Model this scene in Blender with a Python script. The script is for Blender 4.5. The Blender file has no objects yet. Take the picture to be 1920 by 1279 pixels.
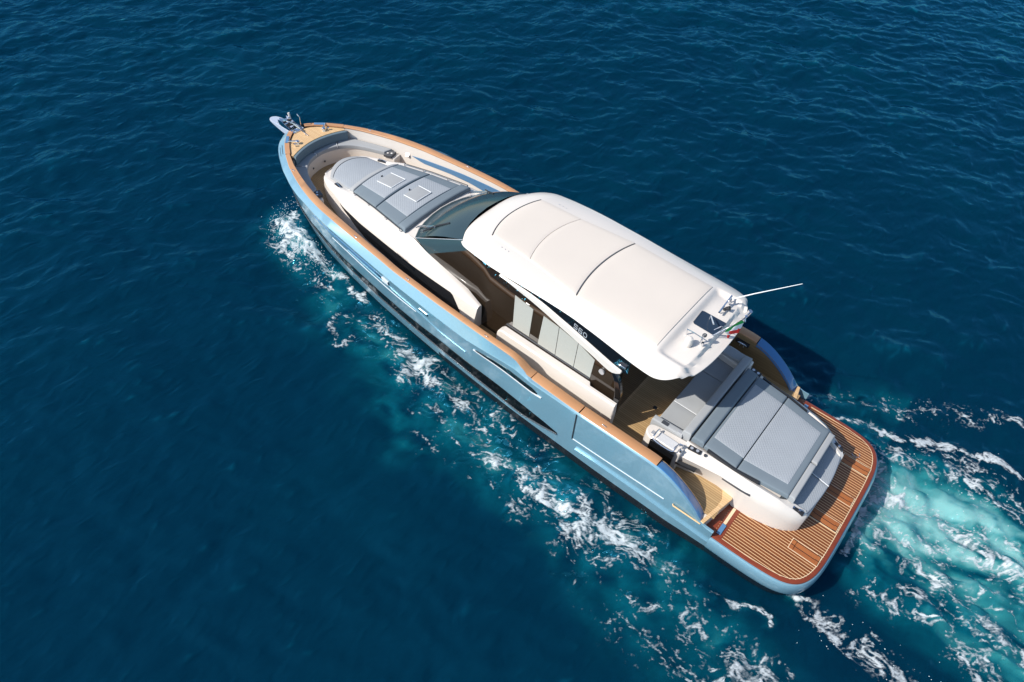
import bpy, bmesh, math, random
import numpy as np
from mathutils import Matrix, Vector
random.seed(7)
rng = np.random.default_rng(11)
S = bpy.context.scene
C = S.collection

# ------------------------------------------------------------ camera, sky, sun, exposure
CAM_C = (1.5301, 11.1292, 14.5338)
CAM_R = ((-0.770376, -0.633724, 0.070111), (-0.510349, 0.546982, -0.663592), (0.382184, -0.546996, -0.744802))
cd = bpy.data.cameras.new("camera"); cam = bpy.data.objects.new("camera", cd); C.objects.link(cam)
R = Matrix(CAM_R)
cam.matrix_world = Matrix.Translation(CAM_C) @ Matrix((R[0], -R[1], -R[2])).transposed().to_4x4()
cd.sensor_width = 36.0; cd.lens = 36.0 * 1350.0 / 1920.0
cd.clip_start = 0.1; cd.clip_end = 12000
S.camera = cam

SUN = Vector((0.62, 0.95, 1.0)).normalized()
EL = math.asin(SUN.z); AZ = math.atan2(SUN.x, SUN.y)
W = bpy.data.worlds.new("World"); S.world = W; W.use_nodes = True
nt = W.node_tree; bg = nt.nodes["Background"]
sky = nt.nodes.new("ShaderNodeTexSky"); sky.sky_type = 'NISHITA'; sky.sun_disc = False
sky.sun_elevation = EL; sky.sun_rotation = AZ; sky.ozone_density = 1.5; sky.dust_density = 0.6
nt.links.new(sky.outputs[0], bg.inputs[0]); bg.inputs[1].default_value = 0.13
sd = bpy.data.lights.new("sun", 'SUN'); sd.energy = 4.6; sd.angle = math.radians(0.5); sd.color = (1, 0.955, 0.89)
so = bpy.data.objects.new("sun", sd); C.objects.link(so); so.rotation_euler = SUN.to_track_quat('Z', 'Y').to_euler()
S.view_settings.view_transform = 'Standard'; S.view_settings.look = 'None'
S.view_settings.exposure = 0.25; S.view_settings.gamma = 1.0
S.view_settings.use_curve_mapping = False

# ------------------------------------------------------------ material helpers
def mat(name, col, rough=0.5, metal=0.0, coat=0.0, ior=1.5, noise=0.0, nscale=8.0, bump=0.0, bscale=60.0, spec=0.5):
    m = bpy.data.materials.new(name); m.use_nodes = True
    n = m.node_tree.nodes; l = m.node_tree.links; b = n["Principled BSDF"]
    b.inputs["Base Color"].default_value = (*col, 1); b.inputs["Roughness"].default_value = rough
    b.inputs["Metallic"].default_value = metal; b.inputs["Coat Weight"].default_value = coat
    b.inputs["Coat Roughness"].default_value = 0.04
    b.inputs["IOR"].default_value = ior; b.inputs["Specular IOR Level"].default_value = spec
    tc = n.new("ShaderNodeTexCoord")
    if noise > 0:
        t = n.new("ShaderNodeTexNoise"); t.inputs["Scale"].default_value = nscale; t.inputs["Detail"].default_value = 5
        l.new(tc.outputs["Object"], t.inputs["Vector"])
        mx = n.new("ShaderNodeMix"); mx.data_type = 'RGBA'; mx.blend_type = 'MIX'
        mx.inputs[6].default_value = (*[c * (1 - noise) for c in col], 1)
        mx.inputs[7].default_value = (*[min(1, c * (1 + noise)) for c in col], 1)
        l.new(t.outputs["Fac"], mx.inputs[0]); l.new(mx.outputs[2], b.inputs["Base Color"])
    if bump > 0:
        t = n.new("ShaderNodeTexNoise"); t.inputs["Scale"].default_value = bscale; t.inputs["Detail"].default_value = 3
        l.new(tc.outputs["Object"], t.inputs["Vector"])
        bp = n.new("ShaderNodeBump"); bp.inputs["Strength"].default_value = bump; bp.inputs["Distance"].default_value = 0.01
        l.new(t.outputs["Fac"], bp.inputs["Height"]); l.new(bp.outputs[0], b.inputs["Normal"])
    return m

def mathn(n, l, op, a, b=None, c=None):
    x = n.new("ShaderNodeMath"); x.operation = op
    for i, v in enumerate((a, b, c)):
        if v is None: continue
        if isinstance(v, (int, float)): x.inputs[i].default_value = v
        else: l.new(v, x.inputs[i])
    return x.outputs[0]

def teak(name, c1, c2, line, w, lw, rough=0.55, axis=1, butt=2.3):
    """planks running along x (axis 1: spaced over y), caulk lines of width lw, tone varying plank by plank"""
    m = bpy.data.materials.new(name); m.use_nodes = True
    n = m.node_tree.nodes; l = m.node_tree.links; b = n["Principled BSDF"]; b.inputs["Roughness"].default_value = rough
    tc = n.new("ShaderNodeTexCoord"); sp = n.new("ShaderNodeSeparateXYZ"); l.new(tc.outputs["Object"], sp.inputs[0])
    Yc = sp.outputs[axis]; Xc = sp.outputs[0 if axis else 1]
    q = mathn(n, l, 'DIVIDE', Yc, w); fl = mathn(n, l, 'FLOOR', q); fr = mathn(n, l, 'FRACT', q)
    wn = n.new("ShaderNodeTexWhiteNoise"); wn.noise_dimensions = '2D'
    off = mathn(n, l, 'MULTIPLY', fl, 0.73)
    xs = mathn(n, l, 'FLOOR', mathn(n, l, 'ADD', mathn(n, l, 'DIVIDE', Xc, butt), off))
    cb = n.new("ShaderNodeCombineXYZ"); l.new(fl, cb.inputs[0]); l.new(xs, cb.inputs[1]); l.new(cb.outputs[0], wn.inputs["Vector"])
    gr = n.new("ShaderNodeTexNoise"); gr.inputs["Scale"].default_value = 1.0; gr.inputs["Detail"].default_value = 6
    mp = n.new("ShaderNodeMapping"); mp.inputs["Scale"].default_value = (2.5, 60, 3) if axis == 1 else (2.5, 3, 60)
    l.new(tc.outputs["Object"], mp.inputs[0]); l.new(mp.outputs[0], gr.inputs["Vector"])
    big = n.new("ShaderNodeTexNoise"); big.inputs["Scale"].default_value = 1.7; big.inputs["Detail"].default_value = 3
    l.new(tc.outputs["Object"], big.inputs["Vector"])
    f = mathn(n, l, 'ADD', mathn(n, l, 'MULTIPLY', wn.outputs[0], 0.5), mathn(n, l, 'MULTIPLY_ADD', gr.outputs[0], 0.30, 0.07))
    f = mathn(n, l, 'ADD', f, mathn(n, l, 'MULTIPLY_ADD', big.outputs[0], 0.4, -0.17))
    mx = n.new("ShaderNodeMix"); mx.data_type = 'RGBA'; l.new(f, mx.inputs[0])
    mx.inputs[6].default_value = (*c1, 1); mx.inputs[7].default_value = (*c2, 1)
    ln = mathn(n, l, 'LESS_THAN', fr, lw / w)
    m2 = n.new("ShaderNodeMix"); m2.data_type = 'RGBA'; l.new(ln, m2.inputs[0]); l.new(mx.outputs[2], m2.inputs[6])
    m2.inputs[7].default_value = (*line, 1); l.new(m2.outputs[2], b.inputs["Base Color"])
    return m

def fabric(name, col, quilt=0.0):
    m = mat(name, col, rough=0.85, noise=0.06, nscale=3.0, spec=0.25)
    n = m.node_tree.nodes; l = m.node_tree.links; b = n["Principled BSDF"]
    tc = n.new("ShaderNodeTexCoord"); h = None
    t = n.new("ShaderNodeTexNoise"); t.inputs["Scale"].default_value = 120; l.new(tc.outputs["Object"], t.inputs["Vector"])
    bp = n.new("ShaderNodeBump"); bp.inputs["Strength"].default_value = 0.25; bp.inputs["Distance"].default_value = 0.004
    if quilt:
        sp = n.new("ShaderNodeSeparateXYZ"); l.new(tc.outputs["Object"], sp.inputs[0])
        a = mathn(n, l, 'ADD', mathn(n, l, 'MULTIPLY', sp.outputs[0], quilt), mathn(n, l, 'MULTIPLY', sp.outputs[1], quilt))
        c = mathn(n, l, 'SUBTRACT', mathn(n, l, 'MULTIPLY', sp.outputs[0], quilt), mathn(n, l, 'MULTIPLY', sp.outputs[1], quilt))
        sa = mathn(n, l, 'ABSOLUTE', mathn(n, l, 'SINE', a)); sc = mathn(n, l, 'ABSOLUTE', mathn(n, l, 'SINE', c))
        mn = mathn(n, l, 'POWER', mathn(n, l, 'MINIMUM', sa, sc), 0.5)
        hh = mathn(n, l, 'ADD', mn, mathn(n, l, 'MULTIPLY', t.outputs["Fac"], 0.15))
        bp.inputs["Strength"].default_value = 0.6; bp.inputs["Distance"].default_value = 0.008
        l.new(hh, bp.inputs["Height"])
    else:
        l.new(t.outputs["Fac"], bp.inputs["Height"])
    l.new(bp.outputs[0], b.inputs["Normal"])
    return m

M = {}
M['blue'] = mat('pale_blue_hull_paint', (0.215, 0.385, 0.475), rough=0.30, metal=0.35, coat=0.8, noise=0.10, nscale=22.0)  # speckle noise in the colour stands for water-glint sparkle and salt droplets
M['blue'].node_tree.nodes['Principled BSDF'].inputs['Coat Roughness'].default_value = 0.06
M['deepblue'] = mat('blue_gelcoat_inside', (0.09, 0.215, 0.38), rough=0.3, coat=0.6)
M['black'] = mat('black_gloss', (0.006, 0.007, 0.009), rough=0.06, coat=0.5)
M['band'] = mat('smoked_hull_glass', (0.005, 0.006, 0.007), rough=0.08, spec=0.12)
M['antifoul'] = mat('black_antifouling', (0.012, 0.014, 0.017), rough=0.25, noise=0.4, nscale=30, bump=0.6, bscale=25)
M['white'] = mat('white_gelcoat', (0.69, 0.635, 0.575), rough=0.32, coat=0.25, noise=0.02, nscale=1.2)
M['roofpanel'] = mat('matt_white_roof_skin', (0.66, 0.59, 0.515), rough=0.65, noise=0.025, nscale=1.5, bump=0.15, bscale=180)
M['glass'] = mat('tinted_side_glass', (0.020, 0.013, 0.008), rough=0.02, ior=1.6, spec=0.5)
M['windscreen'] = mat('tinted_windscreen', (0.030, 0.052, 0.060), rough=0.10, ior=1.6, spec=0.35)
M['shade'] = mat('grey_mesh_sunshade', (0.40, 0.40, 0.36), rough=0.7, noise=0.10, nscale=40, bump=0.3, bscale=150)
M['chrome'] = mat('polished_steel', (0.82, 0.83, 0.85), rough=0.12, metal=1.0)
M['dark'] = mat('dark_rubber', (0.02, 0.022, 0.026), rough=0.5)
M['darktrim'] = mat('dark_grey_trim', (0.055, 0.06, 0.07), rough=0.4)
M['grey'] = fabric('light_grey_fabric', (0.335, 0.345, 0.35))
M['border'] = fabric('slate_grey_fabric', (0.160, 0.197, 0.225))
M['quilt'] = fabric('quilted_grey_fabric', (0.325, 0.35, 0.375), quilt=40.0)
M['backrest'] = fabric('dark_blue_grey_fabric', (0.13, 0.18, 0.21))
M['piping'] = mat('white_piping', (0.72, 0.73, 0.74), rough=0.6)
M['cap'] = teak('teak_cap_rail', (0.44, 0.215, 0.098), (0.58, 0.31, 0.155), (0.37, 0.18, 0.08), 0.5, 0.004, rough=0.4, butt=3.1)
M['bowteak'] = teak('pale_bow_teak', (0.58, 0.36, 0.17), (0.72, 0.50, 0.27), (0.36, 0.22, 0.11), 0.055, 0.005)
M['deckteak'] = teak('weathered_deck_teak', (0.33, 0.21, 0.095), (0.49, 0.33, 0.16), (0.15, 0.09, 0.04), 0.055, 0.008)
M['plank'] = teak('platform_teak', (0.120, 0.032, 0.009), (0.235, 0.073, 0.019), (0.80, 0.52, 0.27), 0.070, 0.013, rough=0.42, butt=5.0)
M['mahog'] = mat('mahogany_edge', (0.20, 0.040, 0.017), rough=0.35, noise=0.25, nscale=6)
M['slat'] = teak('red_teak_slats', (0.27, 0.075, 0.020), (0.40, 0.14, 0.040), (0.025, 0.008, 0.004), 0.13, 0.018, butt=5.0)
M['caulk'] = mat('cream_caulk', (0.74, 0.58, 0.38), rough=0.5)
M['wallteak'] = teak('teak_lining', (0.25, 0.15, 0.065), (0.38, 0.245, 0.115), (0.11, 0.065, 0.03), 0.085, 0.006, axis=2, butt=2.0)
M['lidmetal'] = mat('brushed_steel_lid', (0.80, 0.79, 0.78), rough=0.38, metal=0.3)
M['lip'] = mat('silvered_lip', (0.62, 0.70, 0.76), rough=0.22, metal=0.85)
M['tipblue'] = mat('blue_bulwark_tip', (0.05, 0.19, 0.42), rough=0.3, coat=0.6)
M['navypanel'] = mat('dark_skylight', (0.02, 0.035, 0.06), rough=0.12, spec=0.6)
M['green'] = mat('flag_green', (0.02, 0.42, 0.08), rough=0.8)
M['flagwhite'] = mat('flag_white', (0.8, 0.8, 0.8), rough=0.8)
M['red'] = mat('flag_red', (0.75, 0.025, 0.02), rough=0.8)
M['silver'] = mat('silver_letters', (0.75, 0.76, 0.78), rough=0.3, metal=0.6)

# ------------------------------------------------------------ mesh helpers
def link(name, me, parent=None, mats=()):
    for m in mats: me.materials.append(m)
    o = bpy.data.objects.new(name, me); C.objects.link(o)
    if parent is not None: o.parent = parent
    return o

def mk(name, V, F, m, parent=None, ang=35, bevel=0, midx=None, recalc=True):
    me = bpy.data.meshes.new(name); me.from_pydata([tuple(map(float, v)) for v in V], [], [tuple(f) for f in F])
    mats = m if isinstance(m, (list, tuple)) else [m]
    if midx is not None: me.polygons.foreach_set("material_index", midx)
    if recalc:
        bm = bmesh.new(); bm.from_mesh(me)
        bmesh.ops.remove_doubles(bm, verts=bm.verts, dist=1e-5)
        bmesh.ops.recalc_face_normals(bm, faces=bm.faces)
        bm.to_mesh(me); bm.free()
    me.polygons.foreach_set("use_smooth", [True] * len(me.polygons))
    me.set_sharp_from_angle(angle=math.radians(ang))
    o = link(name, me, parent, mats)
    if bevel:
        b = o.modifiers.new("bevel", 'BEVEL'); b.width = bevel; b.segments = 3; b.limit_method = 'ANGLE'; b.angle_limit = math.radians(40)
        b.harden_normals = False
    return o

def grid(rows, closed=False, flip=False):
    """rows: list of equal-length point lists -> verts, quad faces"""
    V = [p for r in rows for p in r]; n = len(rows[0]); F = []
    for i in range(len(rows) - 1):
        for j in range(n if closed else n - 1):
            a = i * n + j; b = i * n + (j + 1) % n; c = (i + 1) * n + (j + 1) % n; d = (i + 1) * n + j
            F.append((a, b, c, d))
    return V, F

def caps(V, F, nrows, n):
    F.append(tuple(range(n))[::-1]); F.append(tuple((nrows - 1) * n + j for j in range(n)))

def join(*parts):
    V = []; F = []
    for v, f in parts:
        k = len(V); V += list(v); F += [tuple(i + k for i in g) for g in f]
    return V, F

def mir(V, F=None):
    W_ = [(x, -y, z) for x, y, z in V]
    return W_ if F is None else (W_, [tuple(reversed(f)) for f in F])

def box(x0, x1, y0, y1, z0, z1):
    V = [(x, y, z) for x in (x0, x1) for y in (y0, y1) for z in (z0, z1)]
    return V, [(0, 1, 3, 2), (4, 6, 7, 5), (0, 4, 5, 1), (2, 3, 7, 6), (0, 2, 6, 4), (1, 5, 7, 3)]

def prism(outline, z0, z1):
    """outline: (x,y) or (x,y,z) list; z0,z1 numbers or functions of (x,y)"""
    f0 = z0 if callable(z0) else (lambda x, y: z0); f1 = z1 if callable(z1) else (lambda x, y: z1)
    n = len(outline)
    V = [(p[0], p[1], f0(p[0], p[1])) for p in outline] + [(p[0], p[1], f1(p[0], p[1])) for p in outline]
    F = [tuple(range(n))[::-1], tuple(range(n, 2 * n))] + [(i, (i + 1) % n, n + (i + 1) % n, n + i) for i in range(n)]
    return V, F

def tube(path, r, seg=10, cap=True):
    P = [Vector(p) for p in path]; V = []; F = []
    rr = r if isinstance(r, (list, tuple)) else [r] * len(P)
    up = None
    for i, p in enumerate(P):
        t = (P[min(i + 1, len(P) - 1)] - P[max(i - 1, 0)]).normalized()
        if up is None: up = t.orthogonal().normalized()
        up = (up - t * up.dot(t)).normalized(); s = t.cross(up)
        for k in range(seg):
            a = 2 * math.pi * k / seg
            V.append(tuple(p + (up * math.cos(a) + s * math.sin(a)) * rr[i]))
    for i in range(len(P) - 1):
        for k in range(seg):
            F.append((i * seg + k, i * seg + (k + 1) % seg, (i + 1) * seg + (k + 1) % seg, (i + 1) * seg + k))
    if cap: F.append(tuple(range(seg))[::-1]); F.append(tuple((len(P) - 1) * seg + k for k in range(seg)))
    return V, F

def arcpath(pts, n=6):
    """Catmull-Rom through pts"""
    P = [np.array(p, float) for p in pts]; P = [2 * P[0] - P[1]] + P + [2 * P[-1] - P[-2]]; out = []
    for i in range(1, len(P) - 2):
        for k in range(n):
            t = k / n
            out.append(tuple(0.5 * ((2 * P[i]) + (-P[i - 1] + P[i + 1]) * t + (2 * P[i - 1] - 5 * P[i] + 4 * P[i + 1] - P[i + 2]) * t * t + (-P[i - 1] + 3 * P[i] - 3 * P[i + 1] + P[i + 2]) * t ** 3)))
    out.append(tuple(P[-2])); return out

def T(*pts):
    xs = [p[0] for p in pts]; ys = [p[1] for p in pts]
    def f(x):
        # smooth-ish: average of linear interp over a small window
        return float(np.interp(x, xs, ys))
    return f

def TS(*pts, w=0.25):
    xs = [p[0] for p in pts]; ys = [p[1] for p in pts]
    def f(x):
        q = np.linspace(-w, w, 9); return float(np.interp(np.clip(x + q, xs[0], xs[-1]) , xs, ys).mean()) if xs[0] + w < x < xs[-1] - w else float(np.interp(x, xs, ys))
    return f

def sm(a, b, x):
    t = min(1, max(0, (x - a) / (b - a))); return t * t * (3 - 2 * t)

def cushion(name, f, u0, u1, v0, v1, thick, r, m, parent, nu=14, nv=14, su=1.0, sv=1.0):
    """soft slab: f(u,v)->(x,y,z of the top); r rounding radius in metres, su/sv metres per unit of u/v"""
    def axis(a, b, n, s):
        e = r / s * (1 if b > a else -1)
        ins = list(np.linspace(a + e, b - e, n)); vals = [a, a, a + 0.12 * e, a + 0.45 * e] + ins + [b - 0.45 * e, b - 0.12 * e, b, b]
        dr = [thick, r, 0.5 * r, 0.14 * r] + [0] * n + [0.14 * r, 0.5 * r, r, thick]
        return vals, dr
    U, DU = axis(u0, u1, nu, su); Vv, DV = axis(v0, v1, nv, sv); rows = []
    for u, du in zip(U, DU):
        row = []
        for v, dv in zip(Vv, DV):
            x, y, z = f(u, v); row.append((x, y, z - max(du, dv)))
        rows.append(row)
    V, F = grid(rows); return mk(name, V, F, m, parent, ang=60)

# ------------------------------------------------------------ the yacht's lines (x forward, y to port, z up; water at z = 0)
yT = TS((2.0, 2.42), (2.5, 2.42), (3, 2.435), (4, 2.45), (5.7, 2.45), (7, 2.42), (8.5, 2.40), (10, 2.375), (11.5, 2.34), (12.5, 2.26), (13.5, 2.16), (14.5, 2.04), (15, 1.94), (15.5, 1.80), (16, 1.62), (16.5, 1.41), (17, 1.13), (17.5, 0.77), (17.8, 0.45), (17.93, 0.22), (17.98, 0.0), w=0.12)
zT = TS((2.0, 1.03), (2.32, 1.04), (2.5, 1.27), (2.75, 1.48), (3, 1.65), (3.25, 1.78), (3.5, 1.86), (3.8, 1.89), (5.7, 1.875), (7.0, 1.89), (7.15, 1.93), (7.38, 2.12), (7.55, 2.18), (8.5, 2.18), (10, 2.21), (11.25, 2.26), (12, 2.31), (13, 2.33), (18, 2.35), w=0.06)
yP = TS((2.0, 2.47), (4, 2.49), (7, 2.50), (8.07, 2.485), (8.9, 2.475), (9.77, 2.465), (10.4, 2.45), (11.14, 2.43), (12, 2.38), (12.65, 2.33), (13.43, 2.26), (14.0, 2.235), (14.54, 2.18), (14.91, 2.11), (15.47, 1.995), (15.96, 1.84), (16.66, 1.535), (17.27, 1.18), (17.6, 0.94), (17.8, 0.74), (17.97, 0.46), (18.03, 0.0), w=0.12)
zPf = TS((2.0, 0.99), (2.32, 1.0), (2.5, 1.22), (2.75, 1.43), (3, 1.60), (3.25, 1.73), (3.5, 1.81), (3.8, 1.84), (5.7, 1.83), (7.0, 1.84), (7.42, 1.93), (8, 1.87), (8.9, 1.80), (9.8, 1.86), (11, 1.95), (12, 2.03), (13.4, 2.11), (14.2, 2.18), (15, 2.21), (18.03, 2.23), w=0.12)
yW = TS((-0.3, 2.25), (2, 2.34), (3, 2.42), (5, 2.42), (7.5, 2.37), (9.5, 2.23), (11.1, 2.08), (12.4, 1.94), (13.9, 1.72), (15.4, 1.43), (16.5, 1.12), (17.3, 0.80), (17.8, 0.38), (17.97, 0.15), (18.03, 0.0), w=0.15)
capw = T((2, 0.24), (3.6, 0.24), (7.0, 0.25), (7.5, 0.16), (10, 0.155), (12, 0.17), (14, 0.20), (15, 0.215), (16, 0.185), (17, 0.14), (18, 0.12))

yP0, zP0 = yP, zPf
yP = lambda x: yP0(x) + 0.075 * sm(7.6, 8.8, x) * (1 - sm(13.4, 15.2, x))
zPf = lambda x: zP0(x) + 0.07 * sm(7.6, 8.8, x) * (1 - sm(13.4, 15.2, x))
def hullpt(X, z):
    """a point of the topsides for station X at height z"""
    zp = zPf(min(X, 18.03)); yp = yP(X); yw = yW(X)
    if X < 2: zp = 0.74
    k = max(0.0, z) / zp
    y = yw + (yp - yw) * (k ** 0.9)
    if z < 0: y = yw * (1 + 0.45 * z)
    x = X - 0.33 * (1 - k) * sm(12, 18.03, X) ** 2
    return (x, y, z)

def hull_at(x, z, off=0.0):
    X = x + 0.0
    for _ in range(6): X += x - hullpt(X, z)[0]
    p = hullpt(X, z); return (x, p[1] + off, z)

# ------------------------------------------------------------ yacht
yacht = bpy.data.objects.new("motor_yacht", None); C.objects.link(yacht)
yacht["label"] = "pale blue motor yacht with white hardtop, grey sunpads and teak decks"
yacht["category"] = "yacht"

XS = list(np.linspace(2.0, 2.32, 3)) + list(np.linspace(2.4, 4, 14)) + list(np.linspace(4.2, 15, 64)) + list(np.linspace(15.1, 17.4, 24)) + [17.5, 17.6, 17.7, 17.8, 17.87, 17.93, 17.97, 18.0, 18.015]
# stern perimeter of the platform edge (x, y) at z about .72, from the transom centre round the corner to x = 2
PL = arcpath([(-0.215, 0), (-0.215, 0.6), (-0.205, 1.2), (-0.175, 1.6), (-0.11, 1.9), (0.02, 2.15), (0.22, 2.32), (0.5, 2.42), (0.9, 2.47), (1.4, 2.49), (2.0, 2.495)], 5)
def shrink(pts, d):
    out = []
    for i, p in enumerate(pts):
        a = pts[max(0, i - 1)]; b = pts[min(len(pts) - 1, i + 1)]
        tx, ty = b[0] - a[0], b[1] - a[1]; L = math.hypot(tx, ty)
        nx, ny = -ty / L, tx / L   # left of travel
        out.append((p[0] - nx * d, p[1] - ny * d))
    out[0] = (out[0][0], 0.0); return out
levels = [0.0, 0.06, 0.12, 0.22, 0.35, 0.5, 0.65, 0.8, 1.0]
rows = []
for X in XS:
    zp = zPf(X); row = []
    for z in (-0.55, -0.25, 0.0, 0.10): row.append(hullpt(X, z))
    zb = 0.26
    for k in np.linspace(0, 1, 12): row.append(hullpt(X, zb + (zp - zb) * k))
    zt = zT(X); yt = yT(X)
    # rounded shoulder
    p = row[-1]
    row.append((p[0] - 0.004, p[1] - 0.012, p[2] + 0.02)); row.append((X, yt, zt - 0.006))
    rows.append(row)
V1, F1 = grid(rows)
nr = len(rows[0]); mi = []
def aft_rows():
    out = []
    off = [(-0.55, 0.55), (-0.2, 0.25), (0.10, 0.13), (0.34, 0.05), (0.40, 0.02), (0.46, 0.0), (0.62, 0.0), (0.71, 0.012), (0.765, 0.05), (0.772, 0.075)]
    for z, d in off: out.append([(x, y, z) for x, y in shrink(PL, -d if False else d)])
    return out
A = aft_rows()
A = [[(x, y, z) for x, y, z in r] for r in A]
V2, F2 = grid(A)
# material index: antifouling below, blue above
def midx_for(V, F, test): return [1 if test(sum(V[i][0] for i in f) / 4, sum(V[i][2] for i in f) / 4) else 0 for f in F]
low = lambda x, z: z < (0.19 if x < 10 else 0.12) if x > 2 else z < 0.30
Va, Fa = join((V1, F1), mir(V1, F1), (V2, F2), mir(V2, F2))
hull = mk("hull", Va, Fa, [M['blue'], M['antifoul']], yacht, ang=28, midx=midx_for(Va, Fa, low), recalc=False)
bm = bmesh.new(); bm.from_mesh(hull.data); bmesh.ops.remove_doubles(bm, verts=bm.verts, dist=1e-4); bmesh.ops.recalc_face_normals(bm, faces=bm.faces); bm.to_mesh(hull.data); bm.free()

def strip_on_hull(name, top, bot, m, off=0.006, n=60, rounds=False, side=1):
    off += 0.008
    """a thin panel following the topsides between two (x,z) curves, with its own thickness"""
    tx = [p[0] for p in top]; bx = [p[0] for p in bot]; rows = []
    tz = lambda x: float(np.interp(x, [p[0] for p in sorted(top)], [p[1] for p in sorted(top)]))
    bz = lambda x: float(np.interp(x, [p[0] for p in sorted(bot)], [p[1] for p in sorted(bot)]))
    x0 = max(min(tx), min(bx)); x1 = min(max(tx), max(bx))
    for x in np.linspace(x0, x1, n):
        a, b = tz(x), bz(x)
        if a < b + 0.004: a = b + 0.004
        r = [hull_at(x, b, -0.01)] + [hull_at(x, b + (a - b) * k, off) for k in (0, .33, .66, 1)] + [hull_at(x, a, -0.01)]
        rows.append(r)
    V, F = grid(rows)
    if side < 0: V, F = mir(V, F)
    return mk(name, V, F, m, hull, ang=50)

# long black hull window band
btop = [(6.05, 0.66), (6.45, 0.73), (7.6, 0.85), (8.5, 0.92), (9.9, 0.96), (10.6, 0.92), (11.4, 0.93), (12.5, 0.99), (13.5, 1.03), (14.3, 1.11), (15.4, 1.20), (16.4, 1.26), (17.0, 1.29)]
bbot = [(6.05, 0.655), (6.45, 0.55), (7.1, 0.43), (8.05, 0.48), (9.05, 0.56), (10.4, 0.58), (11.2, 0.60), (12.6, 0.66), (13.9, 0.78), (14.65, 0.93), (15.4, 1.08), (16.4, 1.20), (17.0, 1.285)]
for s in (1, -1):
    b = strip_on_hull("hull_window", btop, bbot, M['band'], 0.010, 80, side=s)
    # silvery lip under the band
    lip = [(x, z - 0.012) for x, z in bbot]; lip2 = [(x, z - 0.055) for x, z in bbot]
    strip_on_hull("window_lip", lip, lip2, M['lip'], 0.024, 80, side=s)
    # styling recess under the shoulder, forward (darker scoop) and its vent
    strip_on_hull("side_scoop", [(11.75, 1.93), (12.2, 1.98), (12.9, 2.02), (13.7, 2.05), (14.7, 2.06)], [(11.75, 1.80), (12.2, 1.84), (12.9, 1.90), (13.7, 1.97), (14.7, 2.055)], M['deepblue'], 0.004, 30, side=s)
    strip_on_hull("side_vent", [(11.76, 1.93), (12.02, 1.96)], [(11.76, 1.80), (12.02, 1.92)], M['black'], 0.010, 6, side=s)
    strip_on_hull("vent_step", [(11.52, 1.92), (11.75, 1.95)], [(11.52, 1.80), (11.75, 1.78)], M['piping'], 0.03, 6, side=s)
    # slot windows amidships
    strip_on_hull("slot_window", [(6.72, 1.62), (6.85, 1.70), (7.6, 1.76), (8.2, 1.76), (8.55, 1.72)], [(6.72, 1.60), (6.85, 1.57), (7.6, 1.62), (8.2, 1.67), (8.55, 1.705)], M['black'], 0.010, 24, side=s)
    strip_on_hull("slot_lip", [(6.6, 1.58), (6.85, 1.555), (7.6, 1.605), (8.2, 1.655), (8.62, 1.70)], [(6.6, 1.555), (6.85, 1.53), (7.6, 1.58), (8.2, 1.635), (8.62, 1.68)], M['piping'], 0.016, 24, side=s)
    # long feature creases
    strip_on_hull("feature_line", [(10.6, 1.50), (11.4, 1.52), (12.5, 1.62), (13.9, 1.80)], [(10.6, 1.488), (11.4, 1.508), (12.5, 1.610), (13.9, 1.795)], M['piping'], 0.004, 24, side=s)  # white strip paints the highlight along this crease
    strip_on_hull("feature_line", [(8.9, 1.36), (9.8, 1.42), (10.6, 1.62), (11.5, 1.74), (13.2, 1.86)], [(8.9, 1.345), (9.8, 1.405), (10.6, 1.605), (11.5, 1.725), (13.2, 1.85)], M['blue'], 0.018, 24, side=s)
    strip_on_hull("name_badge", [(10.14, 1.78), (10.42, 1.80)], [(10.14, 1.70), (10.42, 1.72)], M['chrome'], 0.016, 4, side=s)
    # spray rail aft
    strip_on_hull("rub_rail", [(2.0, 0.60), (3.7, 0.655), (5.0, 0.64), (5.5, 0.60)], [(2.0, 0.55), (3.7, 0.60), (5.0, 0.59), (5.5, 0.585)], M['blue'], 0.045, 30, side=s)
    # fold-down terrace outline
    strip_on_hull("terrace_seam", [(5.62, zPf(5.62)), (5.65, zPf(5.65))], [(5.62, 0.86), (5.65, 0.86)], M['dark'], 0.004, 3, side=s)
    strip_on_hull("terrace_seam", [(3.2, 1.00), (5.62, 0.875)], [(3.2, 0.985), (5.62, 0.86)], M['piping'], 0.004, 20, side=s)

# cap rails: teak from 3.6 forward, blue aft tips
def rail_rows(xs, th=0.035, dz=0.0, drop=0.0):
    rows = []
    for x in xs:
        w = capw(x); yo = max(yT(x), 0.0) + 0.006; yi = max(yT(x) - w, 0.0); z = zT(x) + dz
        if x > 17.2: # the rail turns round the stem: offset along the curve normal
            pass
        rows.append([(x, yo, z - th), (x, yo, z - 0.008), (x, yo - 0.01, z), (x, yi + 0.01, z - drop), (x, yi, z - 0.008 - drop), (x, yi, z - th - drop)])
    return rows
def rail(name, xs, m, s, drop=0.0, th=0.035):
    r = rail_rows(xs, th=th, drop=drop); V, F = grid(r, closed=True); caps(V, F, len(r), 6)
    if s < 0: V, F = mir(V, F)
    return mk(name, V, F, m, yacht, ang=40)
segs = [(3.62, 5.60), (5.63, 6.98), (7.0, 9.1), (9.104, 11.6), (11.604, 13.9), (13.904, 15.9), (15.904, 17.02)]
for s in (1, -1):
    for a, b in segs: rail("cap_rail", np.linspace(a, b, 14), M['cap'], s)
    rail("bulwark_tip", np.linspace(2.33, 3.6, 20), M['tipblue'], s, drop=0.07, th=0.05)
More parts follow.
